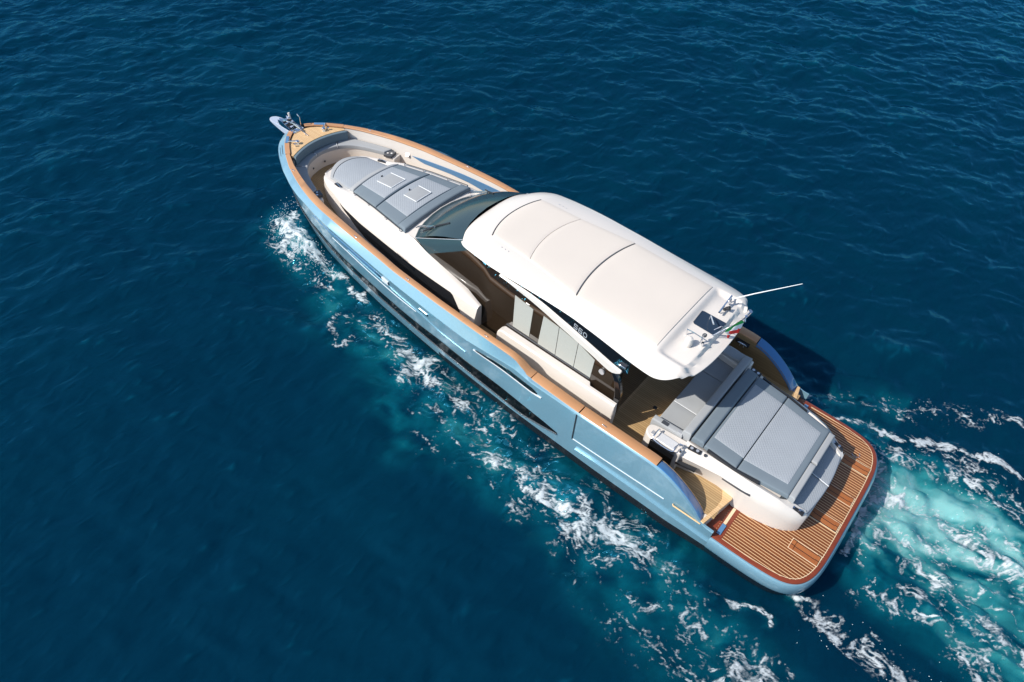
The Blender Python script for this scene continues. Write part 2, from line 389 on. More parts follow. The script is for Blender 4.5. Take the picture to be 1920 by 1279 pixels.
# bow rail: offset strip round the stem
def edge(fx, fz, xs):
    return [(x, fx(x), fz(x)) for x in xs]
bx = [17.05, 17.2, 17.35, 17.5, 17.62, 17.72, 17.8, 17.86, 17.9]
outer = [(x, yT(x)) for x in bx]
inner = shrink([(p[0], p[1]) for p in outer], -0.0)
def offs(pts, d):
    out = []
    for i, p in enumerate(pts):
        a = pts[max(0, i - 1)]; b = pts[min(len(pts) - 1, i + 1)]
        tx, ty = b[0] - a[0], b[1] - a[1]; L = math.hypot(tx, ty); out.append((p[0] + ty / L * d, p[1] - tx / L * d))
    return out
inn = offs(outer, -0.13)
inn = [(p[0], max(0.06, p[1])) for p in offs(outer, 0.13)] if offs(outer, 0.13)[3][1] < outer[3][1] else [(p[0], max(0.06, p[1])) for p in inn]
rowsb = []
for (xo, yo), (xi, yi) in zip(outer, inn):
    z = 2.35; rowsb.append([(xo, yo + .006, z - .035), (xo, yo + .006, z - .006), (xo, yo, z), (xi, yi, z), (xi, yi, z - .035)])
V, F = grid(rowsb, closed=True); caps(V, F, len(rowsb), 5)
for s in (1, -1):
    v, f = (V, F) if s > 0 else mir(V, F); mk("cap_rail", v, f, M['cap'], yacht)

# bulwark lining (white inside face)
deckz = T((2.0, 1.06), (5.2, 1.06), (5.6, 1.20), (8.35, 1.20), (8.7, 1.45), (18, 1.45))
rows = []
for x in list(np.linspace(5.65, 15, 50)) + list(np.linspace(15.1, 17.3, 20)):
    yi = yT(x) - capw(x) + 0.02; z = zT(x) - 0.03
    rows.append([(x, yi, z), (x, yi - 0.01, z - 0.1), (x, yi - 0.03, deckz(x) + 0.1), (x, yi - 0.06, deckz(x) - 0.02)])
V, F = grid(rows)
for s in (1, -1):
    v, f = (V, F) if s > 0 else mir(V, F); mk("bulwark_lining", v, f, M['white'], yacht)
rows = []
for x in np.linspace(2.33, 5.65, 36):
    yi = yT(x) - capw(x) + 0.01; rows.append([(x, yi, zT(x) - 0.05), (x, yi, 1.0)])
V, F = grid(rows)
for s in (1, -1):
    v, f = (V, F) if s > 0 else mir(V, F); mk("bulwark_lining", v, f, M['wallteak'], yacht)

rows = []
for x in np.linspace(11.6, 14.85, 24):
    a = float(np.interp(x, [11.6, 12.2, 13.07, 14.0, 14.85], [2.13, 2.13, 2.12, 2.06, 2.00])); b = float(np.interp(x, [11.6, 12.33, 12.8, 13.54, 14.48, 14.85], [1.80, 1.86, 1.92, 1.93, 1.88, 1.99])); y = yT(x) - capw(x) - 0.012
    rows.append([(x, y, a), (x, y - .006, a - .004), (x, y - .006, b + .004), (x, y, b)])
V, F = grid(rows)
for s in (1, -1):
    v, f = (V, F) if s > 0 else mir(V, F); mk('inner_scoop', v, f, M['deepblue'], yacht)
# main teak deck (cockpit, side decks, bow lounge)
rows = []
for x in list(np.linspace(2.14, 5.2, 12)) + [5.21, 5.6, 5.61, 8.35, 8.36, 8.7] + list(np.linspace(9, 16.9, 30)):
    yi = max(0.05, yT(x) - capw(x) + 0.03)
    rows.append([(x, yi * k, deckz(x)) for k in np.linspace(1, -1, 9)])
V, F = grid(rows); mk("teak_deck", V, F, M['deckteak'], yacht)

# landing edge, step face down to the swim platform (both sides)
for s in (1, -1):
    r = [(2.31, 2.34), (2.02, 1.52)]
    V, F = prism([(2.25, 2.44), (2.33, 2.44), (2.29, 2.2), (2.23, 1.9), (2.23, 1.66), (2.33, 1.45), (2.10, 1.40), (2.06, 1.52)], 1.02, 1.075)
    if s < 0: V, F = mir(V, F)
    mk("step_nosing", V, F, M['bowteak'], yacht, bevel=0.01)
    V, F = prism([(2.24, 2.43), (2.34, 2.43), (2.6, 1.3), (2.1, 1.3), (2.07, 1.50)], 0.79, 1.02)
    if s < 0: V, F = mir(V, F)
    mk("step_riser", V, F, M['white'], yacht)
    V, F = prism([(1.98, 2.40), (2.30, 2.42), (2.30, 1.3), (1.98, 1.3)], 0.785, 0.799)
    if s < 0: V, F = mir(V, F)
    mk("step_tread", V, F, M["mahog"], yacht)
    # outboard nosing along the hull ledge
    V, F = tube([(2.30, 2.475, 1.03), (2.96, 2.50, 1.05), (2.98, 2.475, 1.07)], 0.018, 8)
    if s < 0: V, F = mir(V, F)
    mk("ledge_trim", V, F, M['bowteak'], yacht)

# ------------------------------------------------------------ swim platform
pin = shrink(PL, 0.075)
top_outline = [(x, y) for x, y in pin] + [(2.0, 1.3)]
def sheet(half, z, extra=()):
    """fill the symmetric outline"""
    n = len(half); V = []; F = []
    for i, (x, y) in enumerate(half): V.append((x, y, z)); V.append((x, -y, z))
    for i in range(n - 1): F.append((2 * i, 2 * i + 1, 2 * i + 3, 2 * i + 2))
    return V, F
plat = None
rim_in = shrink(PL, 0.16)
pl_half = [p for p in rim_in if True]
V, F = sheet(pl_half, 0.80); plat = mk("swim_platform", V, F, M['plank'], yacht, ang=10, recalc=False)
rr = [[(a[0], a[1], 0.765) for a in shrink(PL, 0.07)], [(a[0], a[1], 0.80) for a in shrink(PL, 0.078)], [(a[0], a[1], 0.806) for a in shrink(PL, 0.09)], [(a[0], a[1], 0.806) for a in shrink(PL, 0.158)], [(a[0], a[1], 0.79) for a in shrink(PL, 0.160)]]
V, F = grid(rr); V, F = join((V, F), mir(V, F)); mk("edge_board", V, F, M['mahog'], plat)
rr = [[(a[0], a[1], 0.8045) for a in shrink(PL, d)] for d in (0.170, 0.182)]
V, F = grid(rr); V, F = join((V, F), mir(V, F)); mk("caulk_line", V, F, M['caulk'], plat)
# front border boards
for s in (1, -1):
    V, F = prism([(1.99, 1.47), (1.99, 2.33), (1.80, 2.33), (1.80, 1.47)], 0.795, 0.806)
    V, F = (V, F) if s > 0 else mir(V, F); mk("edge_board", V, F, M['mahog'], plat)
    V, F = box(1.885, 1.95, 1.5, 1.98, 0.806, 0.812); V, F = (V, F) if s > 0 else mir(V, F); mk("drain_grille", V, F, M['caulk'], plat)
    V, F = box(1.86, 1.955, 2.0, 2.28, 0.80, 0.835); V, F = (V, F) if s > 0 else mir(V, F); mk("step_light", V, F, M['deepblue'], plat, bevel=0.01)
    for yy in (1.42, 0.41):
        # chock cassettes let into the platform
        x0, x1 = -0.02, 0.64; hw = 0.145
        V, F = join(box(x0, x1, yy - hw, yy - hw + .012, .8, .809), box(x0, x1, yy + hw - .012, yy + hw, .8, .809), box(x0, x0 + .012, yy - hw + .012, yy + hw - .012, .8, .809), box(x1 - .012, x1, yy - hw + .012, yy + hw - .012, .8, .809))
        V, F = (V, F) if s > 0 else mir(V, F); fr = mk("chock_frame", V, F, M['caulk'], plat)
        V, F = box(x0 + .012, x1 - .012, yy - hw + .012, yy + hw - .012, .795, .8065); V, F = (V, F) if s > 0 else mir(V, F)
        mk("chock_well", V, F, M['slat'], plat)
        for xx in (x0 + 0.06, x1 - 0.06):
            V, F = join(box(xx - 0.03, xx + 0.03, yy - hw + .02, yy + hw - .02, .8065, .822), box(xx - 0.036, xx - 0.03, yy - hw + .02, yy + hw - .02, .8065, .826), box(xx + 0.03, xx + 0.036, yy - hw + .02, yy + hw - .02, .8065, .826))
            V, F = (V, F) if s > 0 else mir(V, F); mk("chock_handle", V, F, [M['slat']], plat)
V, F = tube([(0.42 + 0.09 * math.cos(a), -1.72 + 0.09 * math.sin(a), 0.808) for a in np.linspace(0.4, 4.2, 14)], 0.008, 6)
mk("pull_ring", V, F, M['chrome'], plat)

# ------------------------------------------------------------ foredeck wedge, bow lounge
xaft = lambda y: 17.10 - 0.24 * (y / 0.97) ** 2
def inner_y(x, g=0.0): return max(0.0, yT(x) - capw(x) - g)
# forward edge: inside of the bow rail, arc
fr_pts = []
for x in np.linspace(16.87, 17.72, 16):
    y = inner_y(x, 0.035)
    if x > 17.45: y = min(y, 0.60 * math.sqrt(max(0, (17.78 - x) / 0.33)))
    fr_pts.append((x, y))
fr_pts.append((17.78, 0.0))
rows = []
for (x, y) in fr_pts:
    pass
nv = 17; rows = []
for k in range(len(fr_pts)):
    pass
outl = []
for y in np.linspace(-0.96, 0.96, 25): outl.append((xaft(y), y))
outl = outl + [(x, y) for x, y in fr_pts if x > 16.9] + [(x, -y) for x, y in reversed(fr_pts[:-1]) if x > 16.9]
V, F = prism(outl, 2.22, 2.31); wedge = mk("foredeck", V, F, M['bowteak'], yacht, bevel=0.008)
# dark waterway between rail and foredeck
wo = [(16.85, -1.1)] + [(xaft(y) + .02, y) for y in np.linspace(-0.95, 0.95, 9)] + [(16.85, 1.1)] + [(x, inner_y(x, -0.03) if x < 17.5 else y + .1) for x, y in fr_pts] + [(x, -(inner_y(x, -0.03) if x < 17.5 else y + .1)) for x, y in reversed(fr_pts)]
V, F = prism(wo, 2.16, 2.2); mk("waterway", V, F, M['darktrim'], yacht)
V, F = prism([(xaft(y) - 0.001, y) for y in np.linspace(-0.98, 0.98, 17)] + [(17.3, 0.98), (17.3, -0.98)], 1.5, 2.2); mk("lounge_bulkhead", V, F, M['white'], yacht)
# windlass hatch seam lights, cleats
def cleat(parent, x, y, z, ang, L=0.17):
    c, s = math.cos(ang), math.sin(ang)
    def tr(p): return (x + c * p[0] - s * p[1], y + s * p[0] + c * p[1], z + p[2])
    V, F = join(tube([tr((-L, 0, .075)), tr((-L * .6, 0, .088)), tr((0, 0, .085)), tr((L * .6, 0, .088)), tr((L, 0, .075))], [.012, .02, .024, .02, .012], 10),
                tube([tr((-.05, 0, 0)), tr((-.05, 0, .08))], .02, 10), tube([tr((.05, 0, 0)), tr((.05, 0, .08))], .02, 10))
    o = mk("cleat", V, F, M['chrome'], parent); return o
for s in (1, -1):
    V, F = tube([(17.26, 0.49 * s, 2.31), (17.26, 0.49 * s, 2.36), (17.26, 0.49 * s, 2.40), (17.26, 0.49 * s, 2.42)], [.06, .045, .06, .035], 16); mk("bow_bollard", V, F, M['chrome'], wedge)
    V, F = tube([(17.2, 0.62 * s, 2.31), (17.2, 0.62 * s, 2.39)], .03, 12); mk("bow_bollard", V, F, M['chrome'], wedge)
    cleat(wedge, 17.33, 0.56 * s, 2.31, 0.9 * s)
    V, F = prism([(17.48, 0.76), (17.72, 0.52), (17.66, 0.46), (17.42, 0.68)], 2.335, 2.372); V, F = (V, F) if s > 0 else mir(V, F)
    mk("fairlead", V, F, M['deepblue'], yacht, bevel=0.01)
    for j in range(3):
        a = 17.35 + j * .0; 
V, F = tube([(17.45, 0.02, 2.31), (17.45, 0.02, 2.318)], .025, 14); mk("deck_filler", V, F, M['dark'], wedge)
# slim vents on the pale shoulder near the stem
for j in range(2):
    for s in (1, -1):
        pts = []
        for x in np.linspace(17.15, 17.5, 6):
            k = 0.35 + 0.3 * j; yo = yP(x); yt = yT(x); pts.append((x, yt + (yo - yt) * k + .012, zT(x) + (zPf(x) - zT(x)) * k + .004))
        V, F = tube(pts, 0.006, 6); V, F = (V, F) if s > 0 else mir(V, F); mk("bow_vent", V, F, M['darktrim'], hull)

# anchor pulpit and roller
pv = arcpath([(17.80, 0.22, 0), (18.2, 0.21, 0), (18.86, 0.155, 0), (19.02, 0.10, 0), (19.08, 0, 0), (19.02, -0.10, 0), (18.86, -0.155, 0), (18.2, -0.21, 0), (17.8, -0.22, 0)], 4)
V, F = prism([(p[0], p[1] + .03) for p in pv], lambda x, y: 2.10 + max(0, x - 18.3) * .1, lambda x, y: 2.30 - max(0, x - 18.2) * 0.12)
M["pulpit"] = mat("pale_blue_grey_pulpit", (0.42, 0.47, 0.56), rough=0.3, coat=0.4)
pulpit = mk("anchor_pulpit", V, F, M['pulpit'], yacht, bevel=0.02)
V, F = box(17.72, 18.32, -0.05, 0.24, 2.31, 2.335); mk("roller_plate", V, F, M['chrome'], pulpit, bevel=0.006)
for yy in (-0.06, 0.25):
    V, F = prism([(17.75, 2.33), (18.35, 2.36), (18.40, 2.50), (18.25, 2.52), (17.9, 2.40)], 0, 0.014)
    V = [(a, yy + c, b) for a, b, c in V]; mk("roller_cheek", V, F, M['chrome'], pulpit)
for xx in (18.05, 18.28):
    V, F = tube([(xx, -0.045, 2.40), (xx, 0.0, 2.40), (xx, 0.10, 2.40), (xx, 0.19, 2.40), (xx, 0.25, 2.40)], [.05, .045, .025, .045, .05], 14); mk("bow_roller", V, F, M['dark'], pulpit)
anc = join(tube([(18.42, 0.06, 2.40), (17.95, 0.04, 2.46), (17.68, 0.03, 2.42)], .024, 8), tube([(18.46, -0.14, 2.38), (18.50, 0.06, 2.30), (18.46, 0.26, 2.38)], [.01, .03, .01], 8),
           prism([(18.36, -0.12), (18.62, 0.06), (18.36, 0.24), (18.44, 0.06)], 2.34, 2.37))
anchor = mk("anchor", *anc, M['chrome'], None); anchor["label"] = "small polished steel anchor stowed on the bow roller of the yacht"; anchor["category"] = "anchor"
V, F = tube([(17.68, 0.03, 2.40), (17.5, 0.02, 2.34), (17.36, 0.01, 2.32)], .014, 6); mk("anchor_chain", V, F, M['chrome'], pulpit)
V, F = tube([(17.9, -0.16, 2.33), (17.9, -0.16, 2.62), (18.0, -0.16, 2.68)], .013, 8); mk("jack_staff", V, F, M['chrome'], pulpit)
V, F = tube([(18.3, -0.12, 2.34), (18.36, -0.12, 2.58)], [.03, .035], 10); mk("bow_light", V, F, M['white'], pulpit)

# bow seat: U-shaped base, cushions, backrest
def seat_inner(t):
    """t in [-1,1]: inner edge of the U (port negative to starboard positive), returned port side +"""
    pts = arcpath([(15.55, 1.30), (16.05, 1.10), (16.45, 0.88), (16.72, 0.58), (16.83, 0.25), (16.86, 0), (16.83, -0.25), (16.72, -0.58), (16.45, -0.88), (16.05, -1.10), (15.55, -1.30)], 6); return pts
SI = seat_inner(0)
def seat_outer():
    pts = []
    for x in np.linspace(15.5, 16.93, 30): pts.append((x, yT(x) - capw(x) - 0.035))
    P_ = pts + [(17.0, y) for y in np.linspace(0.96, 0.0, 16)][1:]
    P2 = []
    for x, y in P_: P2.append((min(x, xaft(y) - 0.0), y))
    return P2 + [(x, -y) for x, y in reversed(P2[:-1])]
SO = seat_outer()
def resam(P_, n):
    P_ = np.array(P_, float); s = np.r_[0, np.cumsum(np.hypot(*np.diff(P_, axis=0).T))]; u = np.linspace(0, s[-1], n)
    return [(float(np.interp(a, s, P_[:, 0])), float(np.interp(a, s, P_[:, 1]))) for a in u]
n = 61; I = resam([(p[0], p[1]) for p in SI], n); O = resam(SO, n)
rows = [[(a[0], a[1], 1.45), (a[0] + 0.0, a[1], 1.90), (b[0], b[1], 1.90), (b[0], b[1], 1.45)] for a, b in zip(I, O)]
V, F = grid(rows, closed=True); caps(V, F, n, 4); bench = mk("bow_bench", V, F, M['white'], yacht, bevel=0.01)
def ubench(i0, i1, name, m, z, th, k0=-0.04, k1=1.0):
    def f(u, v):
        q = u * (n - 1); i = min(int(q), n - 2); t = q - i
        a = np.array(I[i]) * (1 - t) + np.array(I[i + 1]) * t; b = np.array(O[i]) * (1 - t) + np.array(O[i + 1]) * t
        p = a * (1 - v) + b * v; return (p[0], p[1], z)
    return cushion(name, f, i0, i1, k0, k1, th, 0.03, m, bench, nu=26, nv=5, su=4.5, sv=0.45)
for a, b in ((0.0, 0.285), (0.29, 0.455), (0.46, 0.635), (0.64, 1.0)): ubench(a, b, "seat_cushion", M['grey'], 2.02, 0.12)
for q in (0.2875, 0.4575, 0.6375):
    i = int(q * (n - 1)); a, b = I[i], O[i]
    V, F = tube([(a[0] - .01, a[1] * .99, 1.96), (a[0], a[1], 2.028), (a[0] * .6 + b[0] * .4, a[1] * .6 + b[1] * .4, 2.028)], 0.010, 6); mk('piping', V, F, M['piping'], bench)
# backrest along the wedge edge
def fb(u, v):
    y = -0.97 + 1.94 * u; x = xaft(y) - 0.10 + 0.10 * v; return (x, y, 2.30)
cushion("backrest", fb, 0, 1, 0, 0.98, 0.27, 0.025, M['backrest'], bench, nu=24, nv=4, su=1.95, sv=0.1)
for s in (1, -1):
    V, F = prism([(15.28, 1.30), (15.52, 1.22), (15.56, 1.50), (15.34, 1.58)], 1.9, 1.985); V, F = (V, F) if s > 0 else mir(V, F); mk("cup_tray", V, F, M['darktrim'], bench, bevel=0.01)
    for xx, yy in ((15.38, 1.42), (15.47, 1.35)):
        V, F = tube([(xx, yy * s, 1.985), (xx, yy * s, 1.99)], .03, 14); mk("cup_holder", V, F, M['chrome'], bench)
    V, F = prism([(15.2, 1.36), (15.56, 1.26), (15.6, 1.52), (15.25, 1.66)], 1.45, 1.9); V, F = (V, F) if s > 0 else mir(V, F); mk("bench_end", V, F, M['white'], bench, bevel=0.02)
# floor level lights in the bench
for y in (0.42, -0.05):
    V, F = tube([(16.83 - 0.2 * y * y, y, 1.66), (16.81 - 0.2 * y * y, y, 1.66)], .03, 12); mk("floor_light", V, F, M['darktrim'], bench)

# ------------------------------------------------------------ coachroof
ye = T((12.0, 1.26), (12.17, 1.24), (13.41, 1.04), (14.5, 0.87), (15.0, 0.74), (15.63, 0.68), (16.0, 0.5))         # pad edge
ze = T((11.9, 2.50), (12.17, 2.50), (13.41, 2.44), (14.5, 2.31), (14.96, 2.14), (15.63, 2.08), (16.1, 2.0))          # pad edge height
yo = TS((9.15, 1.80), (9.8, 1.775), (10.44, 1.76), (11.36, 1.73), (12.43, 1.62), (13.55, 1.49), (14.5, 1.29), (15.0, 1.10), (15.5, 0.96), (15.9, 0.77), (16.05, 0.55), (16.12, 0.0), w=0.12)
zo = TS((9.15, 2.13), (9.8, 2.11), (12.4, 2.10), (13.5, 2.08), (14.5, 2.03), (15.2, 1.98), (16.12, 1.97), w=0.2)
yl = TS((9.15, 1.91), (9.52, 1.915), (10.06, 1.905), (10.77, 1.87), (11.85, 1.78), (12.7, 1.66), (13.64, 1.53), (14.5, 1.33), (15.0, 1.14), (15.5, 0.985), (15.9, 0.79), (16.05, 0.57), (16.13, 0.0), w=0.12)
rows = []
cx = [11.55, 11.7, 11.85] + list(np.linspace(12.0, 14.5, 18)) + list(np.linspace(14.6, 15.8, 10)) + [15.87, 15.93, 15.98, 16.02, 16.06, 16.09, 16.115]
for x in cx:
    yp_ = min(ye(x), yo(x) - 0.06) if yo(x) > 0.1 else yo(x) * .6; zp_ = ze(x) - 0.07; Y_, Z_ = yo(x), zo(x)
    zc = zp_ + 0.10 * sm(16.1, 15.2, x)
    r = [(x, 0, zc), (x, yp_ * .5, zc * .75 + zp_ * .25), (x, yp_, zp_)]
    for k in (0.25, 0.5, 0.75, 0.92): r.append((x, yp_ + (Y_ - yp_) * k, zp_ + (Z_ - zp_) * k + 0.10 * math.sin(math.pi * k) * sm(16.1, 15, x) * min(1, (Y_ - yp_) / .3)))
    r += [(x, Y_, Z_ - .01), (x, Y_ + 0.004, Z_ - 0.035), (x, yl(x), 1.76), (x, yl(x) + 0.03 * sm(16.1, 15, x), 1.64), (x, yl(x) + 0.03 * sm(16.1, 15, x), 1.44)]
    rows.append(r)
V, F = grid(rows); Vc, Fc = join((V, F), mir(V, F))
coach = mk("coachroof", Vc, Fc, M['white'], yacht, ang=32)
# wings running aft beside the wheelhouse
yg = T((9.1, 1.66), (9.5, 1.55), (9.8, 1.46), (10.5, 1.43), (11.2, 1.40), (11.73, 1.30), (12.0, 1.26))
zg = T((9.1, 2.14), (9.8, 2.20), (10.5, 2.30), (11.2, 2.43), (11.73, 2.49), (12.0, 2.46))
rows = []
for x in list(np.linspace(9.16, 9.8, 8)) + list(np.linspace(9.9, 12.0, 20)):
    Y_, Z_ = yo(x), zo(x); a, b = yg(x), zg(x)
    r = [(x, a - 0.04, 1.22), (x, a - .01, b - 0.03), (x, a, b)]
    for k in (0.2, 0.4, 0.6, 0.8, 0.94): r.append((x, a + (Y_ - a) * k, b + (Z_ - b) * k + 0.05 * math.sin(math.pi * k) * min(1, (Y_ - a) / .3)))
    r += [(x, Y_, Z_ - .01), (x, Y_ + 0.004, Z_ - 0.035), (x, yl(x), 1.76), (x, yl(x) + .03, 1.64), (x, yl(x) + .03, 1.22)]
    rows.append(r)
m_ = len(rows[0]); V, F = grid(rows); F.append(tuple(range(m_)))
for s in (1, -1):
    v, f = (V, F) if s > 0 else mir(V, F); mk("coachroof_wing", v, f, M['white'], coach, ang=32)
# wheelhouse base between the wings (under the windscreen)
V, F = sheet([(x, yg(x)) for x in np.linspace(11.1, 11.6, 10)], 2.38); mk("dash_moulding", V, F, M['darktrim'], coach)
# dark coachroof windows
rows = []
for x in np.linspace(9.62, 14.66, 60):
    a = min(0.36, (14.68 - x) * 0.22); zt_ = zo(x) - 0.035; zb_ = max(1.74, zt_ - a)
    if x < 10.0: zt_ = min(zt_, 1.80 + (x - 9.62) * 0.72)
    r = []
    for k in (0, .5, 1):
        z = zb_ + (zt_ - zb_) * k; f_ = (zo(x) - 0.035 - z) / (zo(x) - 0.035 - 1.76); y = yo(x) + .004 + (yl(x) - yo(x) - .004) * f_
        r.append((x, y + 0.008, z))
    r = [(r[0][0], r[0][1] - .03, r[0][2])] + r + [(r[-1][0], r[-1][1] - .03, r[-1][2])]
    rows.append(r)
V, F = grid(rows)
for s in (1, -1):
    v, f = (V, F) if s > 0 else mir(V, F); mk("side_window", v, f, M['black'], coach, ang=50)
# grab rails beside the pads
for s in (1, -1):
    p = [(x, (ye(x) + 0.07) * s, ze(x) + 0.02) for x in np.linspace(12.25, 14.35, 14)]
    V, F = tube([(p[0][0], p[0][1], p[0][2] - .06)] + p + [(p[-1][0], p[-1][1], p[-1][2] - .06)], 0.015, 8); hr = mk("grab_rail", V, F, M['dark'], coach)
    for i in (0, 4, 9, 13):
        V, F = tube([p[i], (p[i][0], p[i][1], p[i][2] - .09)], 0.02, 8); mk("rail_post", V, F, M['chrome'], hr)
    V, F = prism([(14.98, 0.82), (15.28, 0.76), (15.30, 0.86), (15.0, 0.92)], 2.07, 2.12); V, F = (V, F) if s > 0 else mir(V, F); mk("handle_recess", V, F, M['dark'], coach, bevel=0.008)
    V, F = tube([(15.02, 0.87 * s, 2.13), (15.14, 0.85 * s, 2.15), (15.27, 0.81 * s, 2.13)], .012, 8); mk("grab_handle", V, F, M['chrome'], coach)

# pads on the coachroof
def padf(xa, xb, crown, dz=0.0, kk=1.0):
    def f(u, v):
        x = xa + (xb - xa) * u; e = ye(x) * kk; return (x, e * v, ze(x) + dz + crown * (1 - v * v))
    return f
bow_pad = cushion("bow_sunpad", padf(12.42, 13.395, 0.10), 0, 1, -1, 1, 0.10, 0.035, M['border'], yacht, su=0.97, sv=1.1, nv=20)
pad2 = cushion("pad_section", padf(13.42, 14.47, 0.11), 0, 1, -1, 1, 0.10, 0.035, M['border'], bow_pad, su=1.05, sv=0.95, nv=20)
cushion("pad_bolster", padf(12.10, 12.41, 0.08, 0.05), 0, 1, -1.01, 1.01, 0.16, 0.06, M['border'], bow_pad, su=0.31, sv=1.25, nv=20)
cushion("pad_bolster", padf(14.49, 14.70, 0.11, 0.015), 0, 1, -1.0, 1.0, 0.14, 0.05, M['grey'], bow_pad, su=0.21, sv=0.86, nv=20)
def inset(f, dz):
    def g(u, v):
        x, y, z = f(u, v); return (x, y, z + dz)
    return g
cushion("quilted_panel", inset(padf(12.42, 13.395, 0.10), 0.008), 0.02, 0.97, -0.70, 0.70, 0.015, 0.01, M['quilt'], bow_pad, su=0.97, sv=1.1, nu=12, nv=18)
cushion("quilted_panel", inset(padf(13.42, 14.47, 0.11), 0.008), 0.03, 0.985, -0.66, 0.66, 0.015, 0.01, M['quilt'], bow_pad, su=1.05, sv=0.95, nu=12, nv=18)
for (xa, xb, y0, y1) in ((13.62, 14.18, -0.26, 0.26), (12.66, 13.12, -0.28, 0.28)):
    fh = lambda u, v, xa=xa, xb=xb: (xa + (xb - xa) * u, v, ze(xa + (xb - xa) * u) + 0.012 + 0.105 * (1 - (v / ye(xa)) ** 2) + 0.014)
    h = cushion("hatch_cover", fh, 0, 1, y0, y1, 0.03, 0.012, M['grey'], bow_pad, su=0.5, sv=1.0, nu=4, nv=8)
    for yy in (y0, y1):
        V, F = tube([fh(u, yy + (0.004 if yy > 0 else -.004)) for u in np.linspace(0.0, 1.0, 6)], 0.011, 6); mk("piping", V, F, M['piping'], h)
    V, F = tube([fh(-0.02, v) for v in np.linspace(y0, y1, 10)], 0.011, 6); mk("piping", V, F, M['piping'], h)
    V, F = tube([fh(1.1, 0.02), fh(1.12, 0.02)], 0.03, 10); mk("hatch_knob", V, F, M['dark'], h)
# front pad with lighter border
def ff(u, v):
    xa, xb = 14.76, 15.66 + 0.34 * (1 - abs(v) ** 2.2); x = xa + (xb - xa) * u; e = 0.80 - 0.10 * u; return (x, e * v, 2.135 - 0.07 * u + 0.09 * (1 - v * v))
fpad = cushion("front_sunpad", ff, 0, 1, -1, 1, 0.12, 0.04, M['grey'], yacht, su=1.2, sv=0.75, nv=20)
cushion("quilted_panel", inset(ff, 0.008), 0.0, 0.84, -0.93, 0.93, 0.02, 0.012, M['quilt'], fpad, su=1.1, sv=0.75, nv=20)
V, F = tube([ff(0.85, v) for v in np.linspace(-0.94, 0.94, 20)], 0.012, 6); mk("piping", V, F, M['darktrim'], fpad)

# ------------------------------------------------------------ wheelhouse glass
base = [(12.04, 0.0, 2.57), (12.02, 0.35, 2.565), (11.96, 0.7, 2.55), (11.87, 1.0, 2.53), (11.73, 1.27, 2.50)]
topc = [(10.48, 0.0, 3.44), (10.46, 0.35, 3.43), (10.40, 0.7, 3.42), (10.30, 1.0, 3.40), (10.16, 1.25, 3.36)]
bf = [(x, -y, z) for x, y, z in reversed(base[1:])] + base; tf = [(x, -y, z) for x, y, z in reversed(topc[1:])] + topc
rows = []
for k in np.linspace(0, 1, 7):
    rows.append([tuple(np.array(a) * (1 - k) + np.array(b) * k + np.array((0.05, 0, 0.06)) * math.sin(math.pi * k)) for a, b in zip(bf, tf)])
V, F = grid(rows); wind = mk("windscreen", V, F, M['windscreen'], yacht, ang=60)
for s in (1, -1):
    a0, a1 = (11.73, 1.27, 2.50), (11.12, 1.405, 2.43); b0, b1 = (10.16, 1.25, 3.36), (9.78, 1.47, 3.37)
    rows = [[tuple(np.array(a0) * (1 - k) + np.array(a1) * k) for k in np.linspace(0, 1, 4)], [tuple(np.array(b0) * (1 - k) + np.array(b1) * k) for k in np.linspace(0, 1, 4)]]
    V, F = grid(rows); V, F = (V, F) if s > 0 else mir(V, F); mk("quarter_glass", V, F, M['windscreen'], wind)
    V, F = tube([(a0[0], a0[1] * s, a0[2] + .004), (b0[0], b0[1] * s, b0[2])], 0.009, 6); mk("glass_seam", V, F, M['silver'], wind)
# white trim round the windscreen foot
V, F = tube([(x + .012, y * 1.01, z - .012) for x, y, z in bf], 0.014, 8); mk("screen_surround", V, F, M['white'], wind)
# wipers
for s in (1, -1):
    y0 = 0.97 * s
    ar = [(11.93, y0, 2.58), (11.8, y0, 2.68), (11.27, y0 * 1.0, 2.97)]
    V, F = join(tube(ar, 0.014, 6), tube([(p[0], p[1] + .06 * s, p[2]) for p in ar], 0.014, 6), tube([(11.27, y0 - .02 * s, 2.97), (11.27, y0 + .07 * s, 2.97)], .016, 6)); wp = mk("wiper_arm", V, F, M['chrome'], wind)
    V, F = tube([(11.52, y0 + .22 * s, 2.80), (11.27, y0 + 0.02 * s, 2.985), (10.95, y0 - 0.14 * s, 3.17)], 0.024, 6); mk("wiper_blade", V, F, M['dark'], wp)

